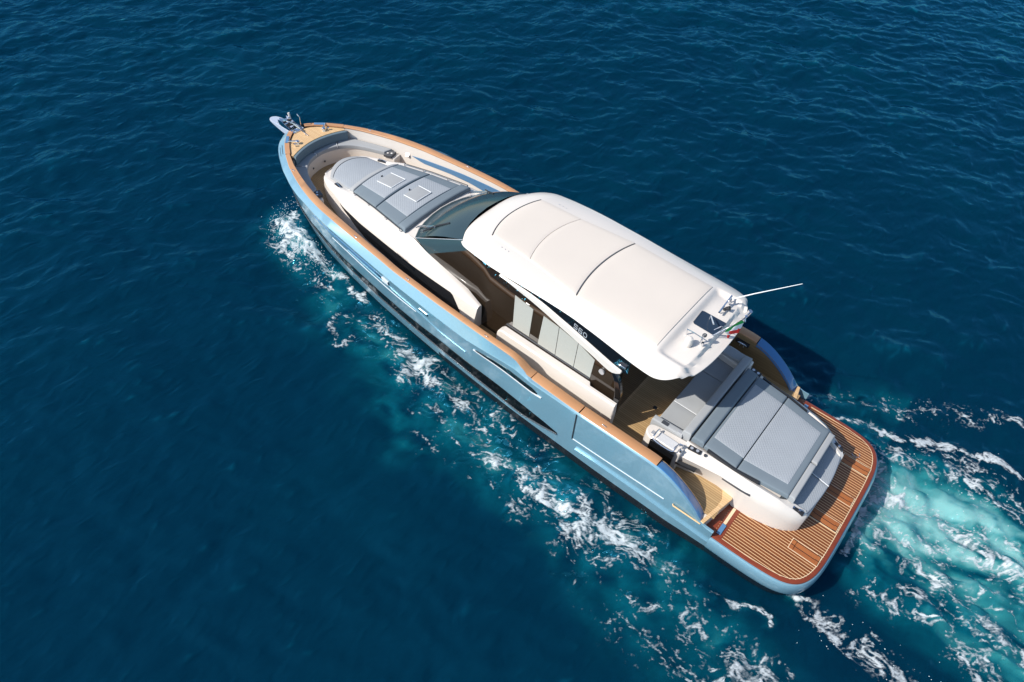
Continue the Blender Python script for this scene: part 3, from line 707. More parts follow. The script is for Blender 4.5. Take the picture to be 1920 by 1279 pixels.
# side glazing
yside = lambda z: 1.63 - 0.060 * (z - 1.2)
bot = [(11.12, 1.405, 2.43), (10.5, 1.43, 2.29), (9.9, 1.47, 2.17), (9.55, 1.50, 1.9), (9.2, yside(1.2), 1.2), (8.4, yside(1.2), 1.2), (7, yside(1.2), 1.2), (5.9, yside(1.2), 1.2), (5.25, yside(1.2), 1.2)]
topg = [(9.78, 1.47, 3.40), (9.6, 1.475, 3.40), (9.4, 1.48, 3.42), (9.2, 1.49, 3.43), (9.0, 1.495, 3.44), (8.4, 1.495, 3.44), (7, 1.495, 3.44), (5.9, 1.495, 3.44), (5.25, 1.495, 3.40)]
for s in (1, -1):
    rows = [[tuple(np.array(a) * (1 - k) + np.array(b) * k) for a, b in zip(bot, topg)] for k in np.linspace(0, 1, 5)]
    V, F = grid(rows); V, F = (V, F) if s > 0 else mir(V, F); sg = mk("side_glass", V, F, M['glass'], yacht, ang=60)
    def panel(name, pts, m, o=0.012, parent=sg):
        V = [(x, yside(z) + o, z) for x, z in pts] + [(x, yside(z) + 0.001, z) for x, z in pts]; k = len(pts)
        F = [tuple(range(k)), tuple(range(2 * k - 1, k - 1, -1))] + [(i, (i + 1) % k, k + (i + 1) % k, k + i) for i in range(k)]
        V, F = (V, F) if s > 0 else mir(V, F); return mk(name, V, F, m, parent, bevel=0)
    panel("window_shade", [(8.28, 3.0), (7.74, 2.92), (7.73, 2.06), (8.22, 2.06)], M['shade'])
    panel("window_shade", [(7.44, 2.92), (7.0, 2.88), (6.96, 2.02), (7.46, 2.02)], M['shade'])
    panel("window_shade", [(6.985, 2.88), (6.45, 2.78), (6.43, 2.02), (6.945, 2.02)], M['shade'])
    panel("window_shade", [(6.435, 2.78), (5.96, 2.60), (5.96, 2.02), (6.415, 2.02)], M['shade'])
    panel("window_track", [(8.4, 2.02), (5.96, 2.0), (5.96, 1.965), (8.4, 1.985)], M['darktrim'], 0.02)
    # aft corner pillar, black, curved
    pil = arcpath([(5.62, 1.60, 2.86), (5.32, 1.62, 2.62), (5.16, 1.64, 2.2), (5.14, 1.64, 1.6), (5.22, 1.63, 1.2)], 5)
    rows = []
    for x, y, z in pil: rows.append([(x - .05, y - .06, z), (x - .05, y + .05, z), (x + .10, y + .06, z), (x + .10, y - .06, z)])
    V, F = grid(rows, closed=True); caps(V, F, len(rows), 4); V, F = (V, F) if s > 0 else mir(V, F); mk("aft_pillar", V, F, M['black'], sg, bevel=0.02)
    V, F = tube([(5.72, 1.565 * s, 2.42), (5.72, 1.60 * s, 2.42)], .07, 18); V2_, F2_ = tube([(5.72, 1.60 * s, 2.42), (5.72, 1.604 * s, 2.42)], .05, 18); mk("deck_speaker", V, F, M['silver'], sg)
# aft glass doors
V, F = box(5.26, 5.30, -1.55, 1.55, 1.08, 3.36); mk("cockpit_door", V, F, M['glass'], yacht)
V, F = box(5.305, 10.0, -1.40, 1.40, 1.10, 2.1); mk("saloon_block", V, F, M['dark'], yacht)

# side coamings beside the saloon
for s in (1, -1):
    xs_ = [8.50, 8.47, 8.40, 8.2] + list(np.linspace(8, 6.0, 10)) + [5.92, 5.86, 5.4, 5.2, 5.12, 5.10]
    rows = []
    for x in xs_:
        zt_ = 1.95 - 0.02 * (8.5 - x) / 3 - (0.25 if x < 5.11 else 0.0); zt_ -= 0.10 * sm(8.42, 8.5, x); yin = 1.60 if x > 5.9 else 1.69
        yt_ = 1.80; rows.append([(x, yin, 1.15), (x, yin, zt_ - .03), (x, yin + .02, zt_), (x, yt_ - 0.02, zt_), (x, yt_ + .01, zt_ - .03), (x, yt_ + .05, 1.55), (x, yt_ + .03, 1.15)])
    V, F = grid(rows, closed=True); caps(V, F, len(rows), 7); V, F = (V, F) if s > 0 else mir(V, F); mk("side_coaming", V, F, M['white'], yacht, ang=35)

# ------------------------------------------------------------ hardtop
zE = TS((3.8, 3.38), (5, 3.43), (6, 3.51), (6.8, 3.565), (8, 3.575), (9.2, 3.53), (10.4, 3.50), w=0.3)
yR = TS((3.6, 1.77), (4.6, 1.77), (5, 1.76), (6, 1.69), (6.6, 1.66), (7.3, 1.655), (8, 1.66), (8.5, 1.66), (9, 1.64), (9.5, 1.58), (9.8, 1.50), (10.0, 1.42), (10.16, 1.28), w=0.1)
def roof_pt(u, v):
    xF = 10.42 - 0.22 * abs(v) ** 2.2; xA = 3.79 + 0.92 * (1 - max(0.0, 1 - abs(v) ** 2.6) ** (1 / 2.6))
    x = xA + (xF - xA) * u; e = yR(x) if u < 1 else 1.28
    e = yR(max(xA, x)); 
    y = e * v
    z = zE(x) + (3.705 - zE(x)) * (1 - abs(v) ** 4.0)
    z -= 0.30 * max(0, (x - 9.35) / 1.05) ** 2
    z -= 0.11 * sm(4.80, 4.62, x) * (1 - sm(1.15, 1.32, abs(y)))
    z -= 0.10 * sm(4.10, 4.045, x) * (1 - sm(1.50, 1.62, abs(y)))
    z -= 0.04 * sm(4.0, 3.79, x)
    return (x, y, z)
US = [0, .012, .025, .036, .040, .044, .048, .055, .07, .09, .11, .124, .130, .136, .142, .148, .155, .17] + list(np.linspace(0.2, 0.9, 30)) + [.93, .95, .965, .98, .99, 1.0]
VS = list(np.linspace(0, 0.6, 12)) + [.64, .66, .68, .70, .72, .74, .76, .78, .81, .84, .87, .90, .925, .945, .96, .972, .982, .989, .994, .998, 1.0]
VS = [-v for v in reversed(VS[1:])] + VS
top = [[roof_pt(u, v) for v in VS] for u in US]
V, F = grid(top)
# rolled edge and underside from the perimeter
nU, nV = len(US), len(VS)
per = [i for i in range(nV)] + [r * nV + nV - 1 for r in range(1, nU)] + [(nU - 1) * nV + c for c in range(nV - 2, -1, -1)] + [r * nV for r in range(nU - 2, 0, -1)]
cxy = np.array([(7.0, 0.0)])
ring = [V[i] for i in per]; base_i = len(V)
def inring(ins, dz):
    out = []; k = len(ring)
    for i, p in enumerate(ring):
        a = ring[i - 1]; b = ring[(i + 1) % k]; tx, ty = b[0] - a[0], b[1] - a[1]; L = math.hypot(tx, ty) or 1
        nx, ny = ty / L, -tx / L
        if (p[0] + nx * .1 - 7) ** 2 / 9 + (p[1] + ny * .1) ** 2 > (p[0] - 7) ** 2 / 9 + p[1] ** 2: nx, ny = -nx, -ny
        out.append((p[0] + nx * ins, p[1] + ny * ins, p[2] + dz))
    return out
R1 = inring(-0.008, -0.012); R2 = inring(0.0, -0.028); R3 = inring(0.06, -0.045); R4 = [(7 + (x - 7) * .5, y * .4, 3.45) for x, y, z in R3]
K = len(ring); V = V + R1 + R2 + R3 + R4
def ringfaces(a, b): return [(a(i), a((i + 1) % K), b((i + 1) % K), b(i)) for i in range(K)]
F += ringfaces(lambda i: per[i], lambda i: base_i + i)
for q in range(3): F += ringfaces(lambda i, q=q: base_i + q * K + i, lambda i, q=q: base_i + (q + 1) * K + i)
F.append(tuple(base_i + 3 * K + i for i in range(K)))
roof = mk("hardtop", V, F, M['white'], yacht, ang=40)

def roof_z(x, y):
    e = 1.72; v = abs(y) / e; z = zE(x) + (3.705 - zE(x)) * (1 - v ** 4.0); z -= 0.30 * max(0, (x - 9.35) / 1.05) ** 2
    z -= 0.11 * sm(4.80, 4.62, x) * (1 - sm(1.15, 1.32, abs(y))); z -= 0.10 * sm(4.10, 4.045, x) * (1 - sm(1.50, 1.62, abs(y))); return z
hw = T((4.7, 1.19), (6.9, 1.19), (8.35, 1.0), (9.6, 0.92))
for xa, xb, arc0, arc in ((4.84, 6.895, 0.0, 0.17), (6.93, 8.350, 0.17, 0.20), (8.356, 9.50, 0.20, 0.22)):
    def fr_(u, v, xa=xa, xb=xb, arc0=arc0, arc=arc):
        p = 1 - v * v; x = xa + arc0 * p; x = x + (xb + arc * p - x) * u; y = hw(x) * v; return (x, y, roof_z(x, y) + 0.022)
    cushion("sunroof_panel", fr_, 0, 1, -1, 1, 0.03, 0.012, M['roofpanel'], roof, su=(xb - xa), sv=1.1, nu=12, nv=20)
# dark groove ahead of the front panel
V, F = tube([(9.53 + 0.22 * (1 - v * v), 0.93 * v, roof_z(9.53 + 0.22 * (1 - v * v), 0.93 * v) + 0.004) for v in np.linspace(-1, 1, 20)], 0.012, 6); mk("roof_groove", V, F, M['darktrim'], roof)
V, F = tube([(6.912 + .17 * (1 - v * v), 1.18 * v, roof_z(6.9, 1.18 * v) + 0.008) for v in np.linspace(-1, 1, 20)], 0.006, 6); mk("panel_seam", V, F, M['darktrim'], roof)
for s in (1, -1):
    for k in range(3):
        V, F = tube([(9.1 - .1 * k, 1.10 * s, roof_z(9.1, 1.1) + .002), (9.1 - .1 * k, 1.10 * s, roof_z(9.1, 1.1) + .009)], .012, 8); mk("roof_fitting", V, F, M['silver'], roof)
# skylight
V, F = prism([(4.64, 0.02), (4.66, -0.39), (4.62, -0.43), (4.08, -0.44), (4.10, 0.02), (4.14, 0.06), (4.60, 0.05)], lambda x, y: roof_z(x, y) - .01, lambda x, y: roof_z(max(x, 4.13), y) + 0.014)
mk("skylight", V, F, M['navypanel'], roof)
# radar / tv dome
V, F = tube([(4.40, 0.68, 3.58), (4.40, 0.68, 3.63), (4.40, 0.66, 3.72), (4.40, 0.66, 3.78), (4.40, 0.66, 3.81)], [.075, .092, .090, .07, .02], 20); mk("antenna_dome", V, F, M['white'], roof)
# search light arm and ball
V, F = join(tube([(4.57, 0.44, 3.60), (4.57, 0.44, 3.74)], .014, 8), tube([(4.60, 0.42, 3.73), (4.40, 0.44, 3.76), (4.22, 0.44, 3.74)], .010, 8), tube([(4.22, 0.44, 3.58), (4.22, 0.44, 3.80)], .018, 8))
la = mk("light_arm", V, F, M['chrome'], roof)
V, F = tube([(4.24, 0.40, 3.76), (4.22, 0.40, 3.79), (4.2, 0.40, 3.82), (4.18, 0.40, 3.85)], [.02, .045, .045, .02], 12); mk("search_light", V, F, M['darktrim'], la)
V, F = tube([(4.16, 0.50, 3.62), (4.16, 0.50, 3.70)], .03, 10); mk("deck_light", V, F, M['chrome'], la)
# horn bar
V, F = join(tube([(4.37, -1.16, 3.72), (4.33, -0.50, 3.72)], .022, 8), tube([(4.37, -1.1, 3.58), (4.37, -1.1, 3.72)], .014, 8), tube([(4.34, -0.62, 3.58), (4.34, -0.62, 3.72)], .014, 8))
hb = mk("antenna_bar", V, F, M['chrome'], roof)
V, F = tube([(4.33, -0.78, 3.60), (4.28, -0.79, 3.66), (4.22, -0.80, 3.70)], [.03, .04, .055], 12); mk("horn", V, F, M['dark'], hb)
V, F = tube([(4.33, -1.02, 3.60), (4.31, -1.02, 3.78)], [.03, .02], 10); mk("antenna_base", V, F, M['chrome'], hb)
V, F = tube([(4.31, -1.02, 3.76), (3.92, -1.035, 4.18), (3.14, -1.05, 4.98)], [.016, .012, .006], 8); mk("whip_antenna", V, F, M['piping'], hb)
# slim stick antenna over the skylight
V, F = tube([(4.42, -0.30, 3.60), (4.40, -0.25, 3.75), (4.22, 0.00, 3.82)], [.012, .014, .016], 8); mk("stick_antenna", V, F, M['silver'], roof)
# flagstaff with anchor light
stb = (4.13, -0.02, 3.56)
V, F = join(tube([stb, (3.90, -0.04, 3.95), (3.68, -0.06, 4.42)], .017, 8), tube([(4.06, -0.10, 3.57), (3.95, -0.06, 3.86)], .010, 8), tube([(4.16, 0.10, 3.57), (3.95, -0.02, 3.86)], .010, 8), tube([(4.22, -0.05, 3.57), (4.10, -0.18, 3.70), (4.0, -0.12, 3.78)], .009, 6))
staff = mk("flagstaff", V, F, M['chrome'], roof)
V, F = join(tube([(3.70, -0.10, 4.40), (3.66, -0.10, 4.54)], [.05, .045], 12), tube([(3.72, 0.0, 4.34), (3.68, 0.0, 4.46)], [.035, .035], 10), tube([(3.75, -0.18, 4.36), (3.64, 0.06, 4.36)], .012, 6))
mk("anchor_light", V, F, M['chrome'], staff)

# tricolour flag hanging in folds from the staff
def flag_pt(s, t):
    """s along the hoist (0 low .. 1 top), t along the fly"""
    h = np.array((3.94, -0.05, 3.85)) * (1 - s) + np.array((3.74, -0.08, 4.26)) * s
    d = np.array((-0.06, -0.22, -0.62)) * t * 0.60
    w = np.array((0.55, 0.75, 0.1)) * 0.06 * math.sin(6 * t + 9 * s) * min(1, 3 * t + .1) + np.array((-0.3, 0.0, 0)) * 0.08 * math.sin(9 * s + 1.5) * t
    return tuple(h + d + w)
rows = [[flag_pt(s, t) for s in np.linspace(0, 1, 16)] for t in np.linspace(0, 1, 31)]
V, F = grid(rows); mi = [0 if i // 15 < 10 else (1 if i // 15 < 20 else 2) for i in range(len(F))]
flag = mk("flag", V, F, [M['green'], M['flagwhite'], M['red']], None, ang=80, midx=mi, recalc=False)
sol = flag.modifiers.new("thickness", 'SOLIDIFY'); sol.thickness = 0.004
flag["label"] = "green white and red tricolour flag hanging behind the white hardtop"; flag["category"] = "flag"

# white arch beams and black fillet with the model lettering
ztop = TS((5.25, 2.95), (5.44, 2.98), (5.98, 3.12), (6.66, 3.30), (7.4, 3.43), (7.96, 3.47), (8.7, 3.49), w=0.15)
zbot = TS((5.24, 2.80), (5.41, 2.71), (5.62, 2.75), (5.89, 2.84), (6.61, 3.04), (7.29, 3.19), (7.57, 3.24), (8.08, 3.32), (8.7, 3.44), w=0.10)
for s in (1, -1):
    rows = []
    for x in np.linspace(5.24, 8.68, 40):
        a, b = ztop(x), zbot(x)
        if x < 5.45: b += (5.45 - x) * .2
        yy = 1.69 - 0.05 * sm(6.6, 8, x)
        rows.append([(x, yy - 0.07, a), (x, yy - 0.005, a - .012), (x, yy + 0.03, a - .05), (x, yy + 0.03, b + .03), (x, yy, b), (x, yy - 0.07, b)])
    V, F = grid(rows, closed=True); caps(V, F, len(rows), 6); V, F = (V, F) if s > 0 else mir(V, F); arch = mk("arch_beam", V, F, M['white'], roof, ang=40)
    rows = []
    for x in np.linspace(5.10, 8.6, 30):
        a = ztop(x) - 0.03; rows.append([(x, 1.675 - 0.05 * sm(6.6, 8, x), a), (x, 1.62, zE(x) - .03), (x, 1.52, zE(x) - .045), (x, 1.58, a - .02)])
    V, F = grid(rows, closed=True); caps(V, F, len(rows), 4); V, F = (V, F) if s > 0 else mir(V, F); fil = mk("black_fillet", V, F, M['black'], arch)
    # chrome end fitting
    V, F = box(5.16, 5.34, 1.60, 1.72, 3.06, 3.12); V, F = (V, F) if s > 0 else mir(V, F); mk("arch_fitting", V, F, M['chrome'], arch, bevel=0.01)

# lettering built from thin plates in the plane of the fillet
def glyph(segs, org, ex, ey, w, h, th=0.0085):
    Vs = []; Fs = []
    en = Vector(ex).cross(Vector(ey)).normalized()
    for (x0, y0, x1, y1) in segs:
        a = Vector((x0 * w, y0 * h)); b = Vector((x1 * w, y1 * h)); d = (b - a).normalized() * (th * .5); nrm = Vector((-d.y, d.x)) / max(1e-6, d.length) * th
        q = [a - d - nrm, b + d - nrm, b + d + nrm, a - d + nrm]
        P_ = [Vector(org) + Vector(ex) * p.x + Vector(ey) * p.y for p in q]
        v = [tuple(p) for p in P_] + [tuple(p + en * 0.006) for p in P_]
        Vs, Fs = join((Vs, Fs), (v, [(0, 1, 2, 3), (7, 6, 5, 4), (0, 4, 5, 1), (1, 5, 6, 2), (2, 6, 7, 3), (3, 7, 4, 0)]))
    return Vs, Fs
GS = [(1, 1, 0, 1), (0, 1, 0, .55), (0, .5, 1, .5), (1, .45, 1, 0), (1, 0, 0, 0)]
G6 = [(1, 1, .15, 1), (0, .95, 0, .05), (0, 0, 1, 0), (1, 0, 1, .5), (1, .5, 0, .5)]
G0 = [(.2, 1, .8, 1), (.8, 1, 1, .8), (1, .8, 1, .2), (1, .2, .8, 0), (.8, 0, .2, 0), (.2, 0, 0, .2), (0, .2, 0, .8), (0, .8, .2, 1)]
for s in (1, -1):
    slope = (ztop(6.6) - ztop(6.1)) / 0.5
    for i, g in enumerate((GS, G6, G0)):
        x = (6.57 - 0.13 * i) if s > 0 else (6.22 + 0.13 * i)
        zc = ztop(x) - 0.03; zz = 3.50
        # fillet plane: from (1.70, zc) to (1.60, zz)
        p0 = Vector((x, 1.675, zc)); up = Vector((0, -0.055, zz - zc)); L = up.length; up.normalize()
        ex = Vector((-1, 0, -0.30 if s > 0 else 0.0)).normalized() if s > 0 else Vector((1, 0, 0.30)).normalized()
        k = 0.098
        org = p0 + up * 0.065
        if s < 0: org = Vector((org.x, -org.y, org.z)); up = Vector((up.x, -up.y, up.z))
        nn = ex.cross(up).normalized()
        org += nn * (0.006 if nn.y * s > 0 else -0.006)
        V, F = glyph(g, org, ex, up, 0.088, k); mk("letter", V, F, M['silver'], arch if s < 0 else [c for c in roof.children if c.name.startswith("arch_beam")][0])

# ------------------------------------------------------------ aft cockpit
# base moulding of the aft sunpad: sections along x
sec = [ # x, y_top, z_top, y_shoulder, y_low
 (3.46, 1.36, 1.74, 1.70, 1.62), (3.2, 1.38, 1.74, 1.66, 1.56), (2.9, 1.36, 1.73, 1.60, 1.46), (2.5, 1.35, 1.72, 1.53, 1.43), (2.0, 1.33, 1.69, 1.50, 1.49),
 (1.6, 1.29, 1.65, 1.46, 1.47), (1.3, 1.24, 1.60, 1.40, 1.41), (1.1, 1.20, 1.52, 1.34, 1.36), (0.9, 1.14, 1.44, 1.26, 1.27), (0.74, 1.07, 1.38, 1.17, 1.15)]
rows = []
for x, yt, zt_, ys, ylw in sec:
    zl = 1.02 if x > 2.3 else 0.80
    rows.append([(x, 0, zt_ - 0.30 if x < 1.2 else zt_ - .08), (x, yt * (.80 if x < 1.2 else .9), zt_ - 0.30 if x < 1.2 else zt_ - .08), (x, yt * (.86 if x < 1.2 else .96), zt_ if x < 1.2 else zt_ - .02), (x, yt, zt_), (x, yt + (ys - yt) * .55, zt_ - .05), (x, ys, zt_ - .17), (x, ys + (ylw - ys) * .5, zt_ - .32), (x, ylw, zl)])
# tail
rows.append([(0.60, 0, 1.02), (0.62, .80, 1.02), (0.65, .92, 1.25), (0.66, 1.0, 1.33), (0.66, 1.03, 1.28), (0.66, 1.08, 1.15), (0.66, 1.08, 1.0), (0.66, 1.06, 0.8)])
rows = rows[::-1]
V, F = grid(rows); V, F = join((V, F), mir(V, F)); F = list(F)
k8 = 8; nrw = len(rows)
F.append(tuple(range(8))); F.append(tuple(len(rows) * 8 + i for i in range(8)))   # stern faces
F.append(tuple((nrw - 1) * 8 + i for i in range(8))); F.append(tuple(nrw * 8 + (nrw - 1) * 8 + i for i in range(8)))
V2 = V + []
blk = mk("sunpad_base", V, F, M['white'], yacht, ang=30)
# curved dark transom panel under the rear seat
# upper aft pad
ya = T((1.15, 1.09), (1.28, 1.11), (2.31, 1.28), (3.12, 1.30), (3.45, 1.33))
za = T((1.15, 1.70), (2.31, 1.77), (3.12, 1.86), (3.4, 1.88))
def pa(xa, xb, crown=0.05, dz=0.0):
    def f(u, v):
        x = xa + (xb - xa) * u; return (x, ya(x) * v, za(x) + dz + crown * (1 - v * v))
    return f
apad = cushion("aft_sunpad", pa(1.17, 2.30), 0, 1, -1, 1, 0.12, 0.04, M['border'], yacht, su=1.13, sv=1.2, nv=20)
cushion("pad_section", pa(2.32, 3.10), 0, 1, -1, 1, 0.12, 0.04, M['border'], apad, su=0.8, sv=1.28, nv=20)
cushion("quilted_panel", inset(pa(1.17, 2.30), 0.008), 0.12, 1.0, -0.78, 0.78, 0.015, 0.01, M['quilt'], apad, su=1.13, sv=1.2, nu=14, nv=18)
cushion("quilted_panel", inset(pa(2.32, 3.10), 0.008), 0.0, 0.93, -0.76, 0.76, 0.015, 0.01, M['quilt'], apad, su=0.8, sv=1.28, nu=12, nv=18)
cushion("pad_bolster", pa(3.12, 3.40, 0.05, 0.03), 0, 1, -1, 1, 0.16, 0.05, M['border'], apad, su=0.28, sv=1.3, nv=20)
cushion("pad_bolster", pa(1.03, 1.17, 0.05, -0.01), 0, 1, -0.985, -0.02, 0.16, 0.035, M['grey'], apad, su=0.14, sv=1.1, nv=12)
cushion("pad_bolster", pa(1.03, 1.17, 0.05, -0.01), 0, 1, 0.02, 0.985, 0.16, 0.035, M['grey'], apad, su=0.14, sv=1.1, nv=12)
for s in (1, -1):
    p = [(x, (ya(x) + 0.035) * s, za(x) + 0.0) for x in np.linspace(1.8, 3.0, 10)]
    rowsx = [[(a[0], a[1] - .018 * s, a[2] - .09), (a[0], a[1] - .018 * s, a[2] - .0), (a[0], a[1] + .022 * s, a[2] - .005), (a[0], a[1] + .022 * s, a[2] - .09)] for a in p]
    V, F = grid(rowsx, closed=True); caps(V, F, len(rowsx), 4); mk("grab_rail", V, F, M['dark'], blk)
    # vent slot in the side
    def side_y(x, z):
        xs_ = [q[0] for q in reversed(sec)]; A_ = np.interp(x, xs_, [q[3] for q in reversed(sec)]); B_ = np.interp(x, xs_, [q[4] for q in reversed(sec)]); zt_ = np.interp(x, xs_, [q[2] for q in reversed(sec)])
        return float(A_ + (B_ - A_) * .5 * max(0, (zt_ - .17 - z)) / .15)
    v_ = []; 
    for x in np.linspace(1.8, 2.45, 8):
        z = 1.46; v_.append([(x, side_y(x, z + .06) - .02, z + 0.06), (x, side_y(x, z + .03) + .012, z + .045), (x, side_y(x, z) + .012, z), (x, side_y(x, z) - .02, z - .01)])
    V, F = grid(v_); V, F = (V, F) if s > 0 else mir(V, F); mk("air_vent", V, F, M['darktrim'], blk)
    V, F = prism([(2.99, 1.70), (3.43, 1.78), (3.43, 1.70), (2.99, 1.6)], 1.36, 1.42); V, F = (V, F) if s > 0 else mir(V, F); mk("side_recess", V, F, M['dark'], blk)
    V, F = prism([(3.08, 1.39), (3.36, 1.42), (3.36, 1.54), (3.08, 1.50)], 1.72, 1.757); V, F = (V, F) if s > 0 else mir(V, F); mk("cup_tray", V, F, M['dark'], blk, bevel=0.006)
    for xx, yy in ((3.29, 1.475), (3.16, 1.455)):
        V, F = tube([(xx, yy * s, 1.757), (xx, yy * s, 1.763)], .035, 16); mk("cup_holder", V, F, M['silver'], blk)
    V, F = tube([(2.98, 1.43 * s, 1.72), (2.98, 1.43 * s, 1.752)], .035, 14); mk("socket", V, F, M['darktrim'], blk)
    V, F = prism([(0.74, 1.01), (0.74, 1.10), (1.26, 1.20), (1.26, 1.11)], 1.30, lambda x, y: 1.42 + (x - .74) * .22); V, F = (V, F) if s > 0 else mir(V, F); mk("side_console", V, F, M['dark'], blk, bevel=0.008)
    for xx in (0.84, 0.98):
        V, F = tube([(xx, (1.06 + (xx - .8) * .15) * s, 1.43), (xx, (1.06 + (xx - .8) * .15) * s, 1.475)], .03, 14); mk("cup_holder", V, F, M['chrome'], blk)
# rear-facing seat
def fs(sgn):
    def f(u, v):
        xa = 0.60 + 0.10 * (v * 1.0) ** 2 * 1.0; x = xa + (1.06 - xa) * u; return (x, 0.99 * v, 1.33 + 0.09 * u)
    return f
rseat = cushion("rear_seat", fs(1), 0, 1, 0.005, 1.0, 0.30, 0.03, M['quilt'], yacht, su=0.42, sv=0.98, nu=8, nv=10)
cushion("seat_cushion", fs(1), 0, 1, -1.0, -0.005, 0.30, 0.03, M['quilt'], rseat, su=0.42, sv=0.98, nu=8, nv=10)
V, F = tube([(0.60, 0.0, 1.345), (0.85, 0.0, 1.40), (1.04, 0, 1.43)], .010, 6); mk("piping", V, F, M['piping'], rseat)

# cockpit sofa
def ps(y0, y1):
    return lambda u, v: (3.62 + 0.68 * u, y0 + (y1 - y0) * v, 1.55)
sofa_b = box(3.56, 4.26, -1.62, 1.34, 1.07, 1.44); sofa = mk("cockpit_sofa", *sofa_b, M['white'], yacht, bevel=0.02)
for a, b in ((0.46, 1.22), (-0.80, 0.45), (-1.60, -0.81)): cushion("seat_cushion", ps(a, b), 0, 1, 0, 1, 0.13, 0.03, M['grey'], sofa, su=0.68, sv=(b - a), nu=6, nv=6)
V, F = box(3.63, 4.28, 0.450, 0.462, 1.545, 1.558); mk("piping", V, F, M['piping'], sofa)
cushion("backrest", lambda u, v: (3.44 + 0.20 * u, -1.60 + 2.94 * v, 1.96 - 0.02 * u), 0, 1, 0, 1, 0.45, 0.04, M['grey'], sofa, su=0.2, sv=2.9, nu=4, nv=20)
cushion("arm_rest", lambda u, v: (3.60 + 0.76 * u, 1.22 + 0.16 * v, 1.80 - .05 * u), 0, 1, 0, 1, 0.40, 0.035, M['grey'], sofa, su=0.76, sv=0.16, nu=8, nv=4)
cushion("arm_rest", lambda u, v: (3.46 + 0.84 * u, -1.74 + 0.30 * v, 1.80), 0, 1, 0, 1, 0.40, 0.035, M['grey'], sofa, su=0.84, sv=0.30, nu=8, nv=4)

# wet bar with grill, port side of the sofa; plain cabinet to starboard
for s in (1, -1):
    out = arcpath([(3.40, 1.36, 0), (3.9, 1.40, 0), (4.24, 1.46, 0), (4.32, 1.58, 0), (4.26, 1.76, 0), (4.0, 1.84, 0), (3.4, 1.76, 0)], 4)
    V, F = prism([(p[0], p[1]) for p in out], 1.06, 1.72); V, F = (V, F) if s > 0 else mir(V, F); wb = mk("wet_bar", V, F, M['white'], yacht, bevel=0.03)
V, F = box(3.56, 4.02, 1.56, 1.80, 1.725, 1.76); grill = mk("grill_lid", V, F, M['lidmetal'], wb, bevel=0.03)
wbp = [o for o in yacht.children if o.name.startswith("wet_bar")][0]; grill.parent = wbp
V, F = box(3.50, 4.10, 1.80, 1.872, 1.15, 1.715); mk("grill_door", V, F, M['black'], wbp, bevel=0.01)
V, F = tube(arcpath([(3.55, 1.60, 1.73), (3.52, 1.62, 1.85), (3.56, 1.78, 1.86), (3.58, 1.88, 1.80), (4.02, 1.88, 1.80), (4.06, 1.78, 1.86), (4.06, 1.60, 1.85), (4.04, 1.56, 1.74)], 4), .014, 8); mk("grill_rail", V, F, M['chrome'], wbp)
V, F = join(tube([(3.46, 1.62, 1.72), (3.46, 1.62, 1.86), (3.52, 1.66, 1.88)], .014, 8), tube([(3.44, 1.72, 1.72), (3.44, 1.72, 1.80)], .022, 10)); mk("tap", V, F, M['chrome'], wbp)
V, F = box(4.10, 4.18, 1.62, 1.72, 1.72, 1.728); mk("grill_controls", V, F, M['silver'], wbp)
V, F = box(4.02, 4.06, 1.24, 1.34, 1.80, 1.806)
mk("phone_tray", *box(3.98, 4.14, 1.27, 1.36, 1.765, 1.785), M['darktrim'], sofa); mk("phone_tray", *box(3.62, 3.74, 1.28, 1.36, 1.80, 1.812), M['silver'], sofa)
V, F = tube([(4.62, 0.55, 1.06), (4.62, 0.55, 1.068)], .05, 16); mk("table_socket", V, F, M['dark'], yacht)
# cabinet lid line of teak trim on the floor by the sofa
for s in (-1,):
    V, F = tube([(3.2, -1.84, 1.30), (2.6, -1.70, 1.30)], .02, 8); mk("side_handle", V, F, M['chrome'], blk)
# starboard cockpit cleat area
for s in (1, -1):
    V, F = box(3.74, 4.1, 2.16 * 1, 2.24, 1.60, 1.70); V, F = (V, F) if s > 0 else mir(V, F); mk("mooring_recess", V, F, M['dark'], yacht, bevel=0.01)
    cleat(yacht, 3.9, 2.12 * s, 1.60, 0, 0.12)
    for x in (5.0, 8.4, 11.0, 13.0, 16.3):
        V, F = box(x - .06, x + .06, (yT(x) - capw(x) * .35) - .012, (yT(x) - capw(x) * .35) + .012, zT(x), zT(x) + .012); V, F = (V, F) if s > 0 else mir(V, F)
        mk("rail_fitting", V, F, M['chrome'], yacht, bevel=0.004)
V, F = tube([(15.0, -1.72, 1.98), (15.0, -1.70, 2.0)], .07, 18); mk("speaker", V, F, M['silver'], yacht)

